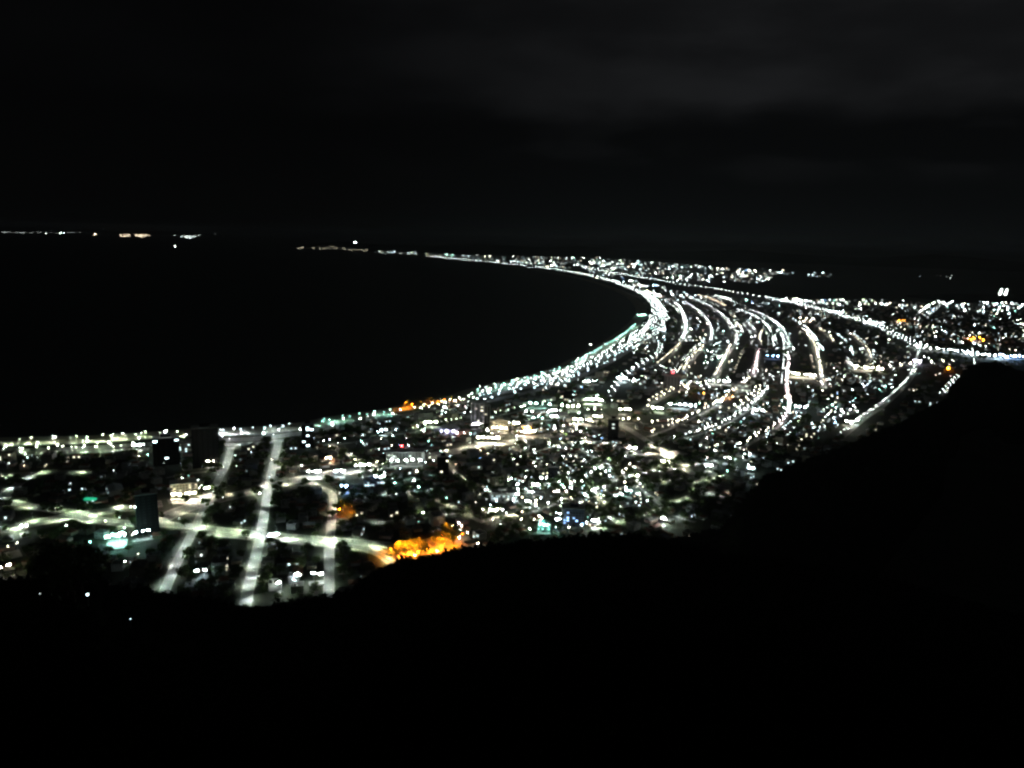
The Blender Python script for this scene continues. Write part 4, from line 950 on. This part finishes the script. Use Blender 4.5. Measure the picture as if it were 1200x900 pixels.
# ------------------------------------------------------------------ night sky, faint moon
w = bpy.data.worlds.new('World'); sc.world = w; w.use_nodes = True; nt = w.node_tree; nt.nodes.clear()
N = nt.nodes.new; L = nt.links.new
out = N('ShaderNodeOutputWorld'); bg = N('ShaderNodeBackground'); tc = N('ShaderNodeTexCoord'); sky = N('ShaderNodeTexSky')
sky.sky_type = 'NISHITA'; sky.sun_disc = False; sky.sun_elevation = R(35); sky.sun_rotation = R(120)
sep = N('ShaderNodeSeparateXYZ'); L(tc.outputs['Generated'], sep.inputs[0])
mp = N('ShaderNodeMapping'); mp.inputs['Scale'].default_value = (1, 1, 3.2); L(tc.outputs['Generated'], mp.inputs[0])
nz = N('ShaderNodeTexNoise'); nz.inputs['Scale'].default_value = 4.2; nz.inputs['Detail'].default_value = 7; nz.inputs['Roughness'].default_value = .5; L(mp.outputs[0], nz.inputs['Vector'])
nz2 = N('ShaderNodeTexNoise'); nz2.inputs['Scale'].default_value = 9.0; nz2.inputs['Detail'].default_value = 3; L(mp.outputs[0], nz2.inputs['Vector'])
def math_(op, a, b=None, c_=None):
    n = N('ShaderNodeMath'); n.operation = op
    for i, v in enumerate((a, b, c_)):
        if v is None: continue
        if isinstance(v, (int, float)): n.inputs[i].default_value = v
        else: L(v, n.inputs[i])
    return n.outputs[0]
def mr_(v, a, b, c_, d):
    n = N('ShaderNodeMapRange'); n.interpolation_type = 'SMOOTHSTEP'; L(v, n.inputs[0])
    for i, q in enumerate((a, b, c_, d)): n.inputs[i+1].default_value = q
    return n.outputs[0]
zw = math_('ADD', sep.outputs['Z'], math_('MULTIPLY', math_('SUBTRACT', nz2.outputs['Fac'], .5), .05))
bank = mr_(zw, .125, .175, 0, 1)                       # cloud deck lit from below by the town, higher up
side = mr_(sep.outputs['X'], -.35, .3, .08, 1)
tex = mr_(nz.outputs['Fac'], .34, .68, .5, 1.2)
cl = math_('MULTIPLY', math_('MULTIPLY', bank, side), tex)
low = math_('MULTIPLY', mr_(nz.outputs['Fac'], .5, .62, 0, .25), math_('MULTIPLY', mr_(zw, .06, .1, 0, 1), side))
tot = math_('ADD', math_('MULTIPLY', math_('MAXIMUM', cl, low), .0072), math_('MULTIPLY', side, .0010))
tot = math_('ADD', tot, .0009)
glow_h = math_('MULTIPLY', math_('POWER', math_('SUBTRACT', 1.0, math_('ABSOLUTE', sep.outputs['Z'])), 9.0), mr_(sep.outputs['X'], -.3, .15, 0, 1))   # skyglow over the town
rgb = N('ShaderNodeCombineXYZ')
for i_, (a_, b_) in enumerate(((.96, .0006), (1.0, .0011), (1.08, .0012))): L(math_('MULTIPLY_ADD', glow_h, b_, math_('MULTIPLY', tot, a_)), rgb.inputs[i_])
mx = N('ShaderNodeVectorMath'); mx.operation = 'MULTIPLY_ADD'; L(sky.outputs[0], mx.inputs[0]); mx.inputs[1].default_value = (.00002,)*3; L(rgb.outputs[0], mx.inputs[2])
L(mx.outputs[0], bg.inputs['Color']); bg.inputs['Strength'].default_value = 1.0; L(bg.outputs[0], out.inputs[0])
sl = bpy.data.lights.new('moonlight', 'SUN'); sl.energy = .0006; sl.angle = R(.5); sl.color = (.8, .88, 1)
so = bpy.data.objects.new('moonlight', sl); C.objects.link(so); so.rotation_euler = (R(55), 0, R(-120))

# ------------------------------------------------------------------ night air
hz = MB(); hz.box(-36000, 36000, -2500, 52000, -4.0, 430, darkmetal, True)
hzm = bpy.data.materials.new('night_air'); hzm.use_nodes = True; hn = hzm.node_tree; hn.nodes.clear()
ho_ = hn.nodes.new('ShaderNodeOutputMaterial'); pv = hn.nodes.new('ShaderNodeVolumePrincipled')
pv.inputs['Color'].default_value = (.8, .86, .9, 1); pv.inputs['Density'].default_value = HAZE; pv.inputs['Anisotropy'].default_value = .3
hn.links.new(pv.outputs[0], ho_.inputs['Volume']); hz.mats = [hzm]
tag(hz.build('haze'), kind='stuff')
# ------------------------------------------------------------------ render settings
sc.view_settings.view_transform = 'Standard'; sc.view_settings.look = 'None'; sc.view_settings.exposure = 0; sc.view_settings.gamma = 1
cy = sc.cycles
sc.render.engine = 'CYCLES'
cy.max_bounces = 3; cy.diffuse_bounces = 2; cy.glossy_bounces = 2; cy.transparent_max_bounces = 4
cy.sample_clamp_direct = 0; cy.sample_clamp_indirect = 2
cy.use_denoising = True; cy.use_light_tree = True; cy.use_adaptive_sampling = False
cy.caustics_reflective = False; cy.caustics_refractive = False
cy.pixel_filter_type = 'BLACKMAN_HARRIS'; cy.filter_width = 2.6
print('COUNTS lamps', len(lamps), 'houses', len(hs), 'trees', len(tr), 'dots', len(dots), 'objects', len(bpy.data.objects))
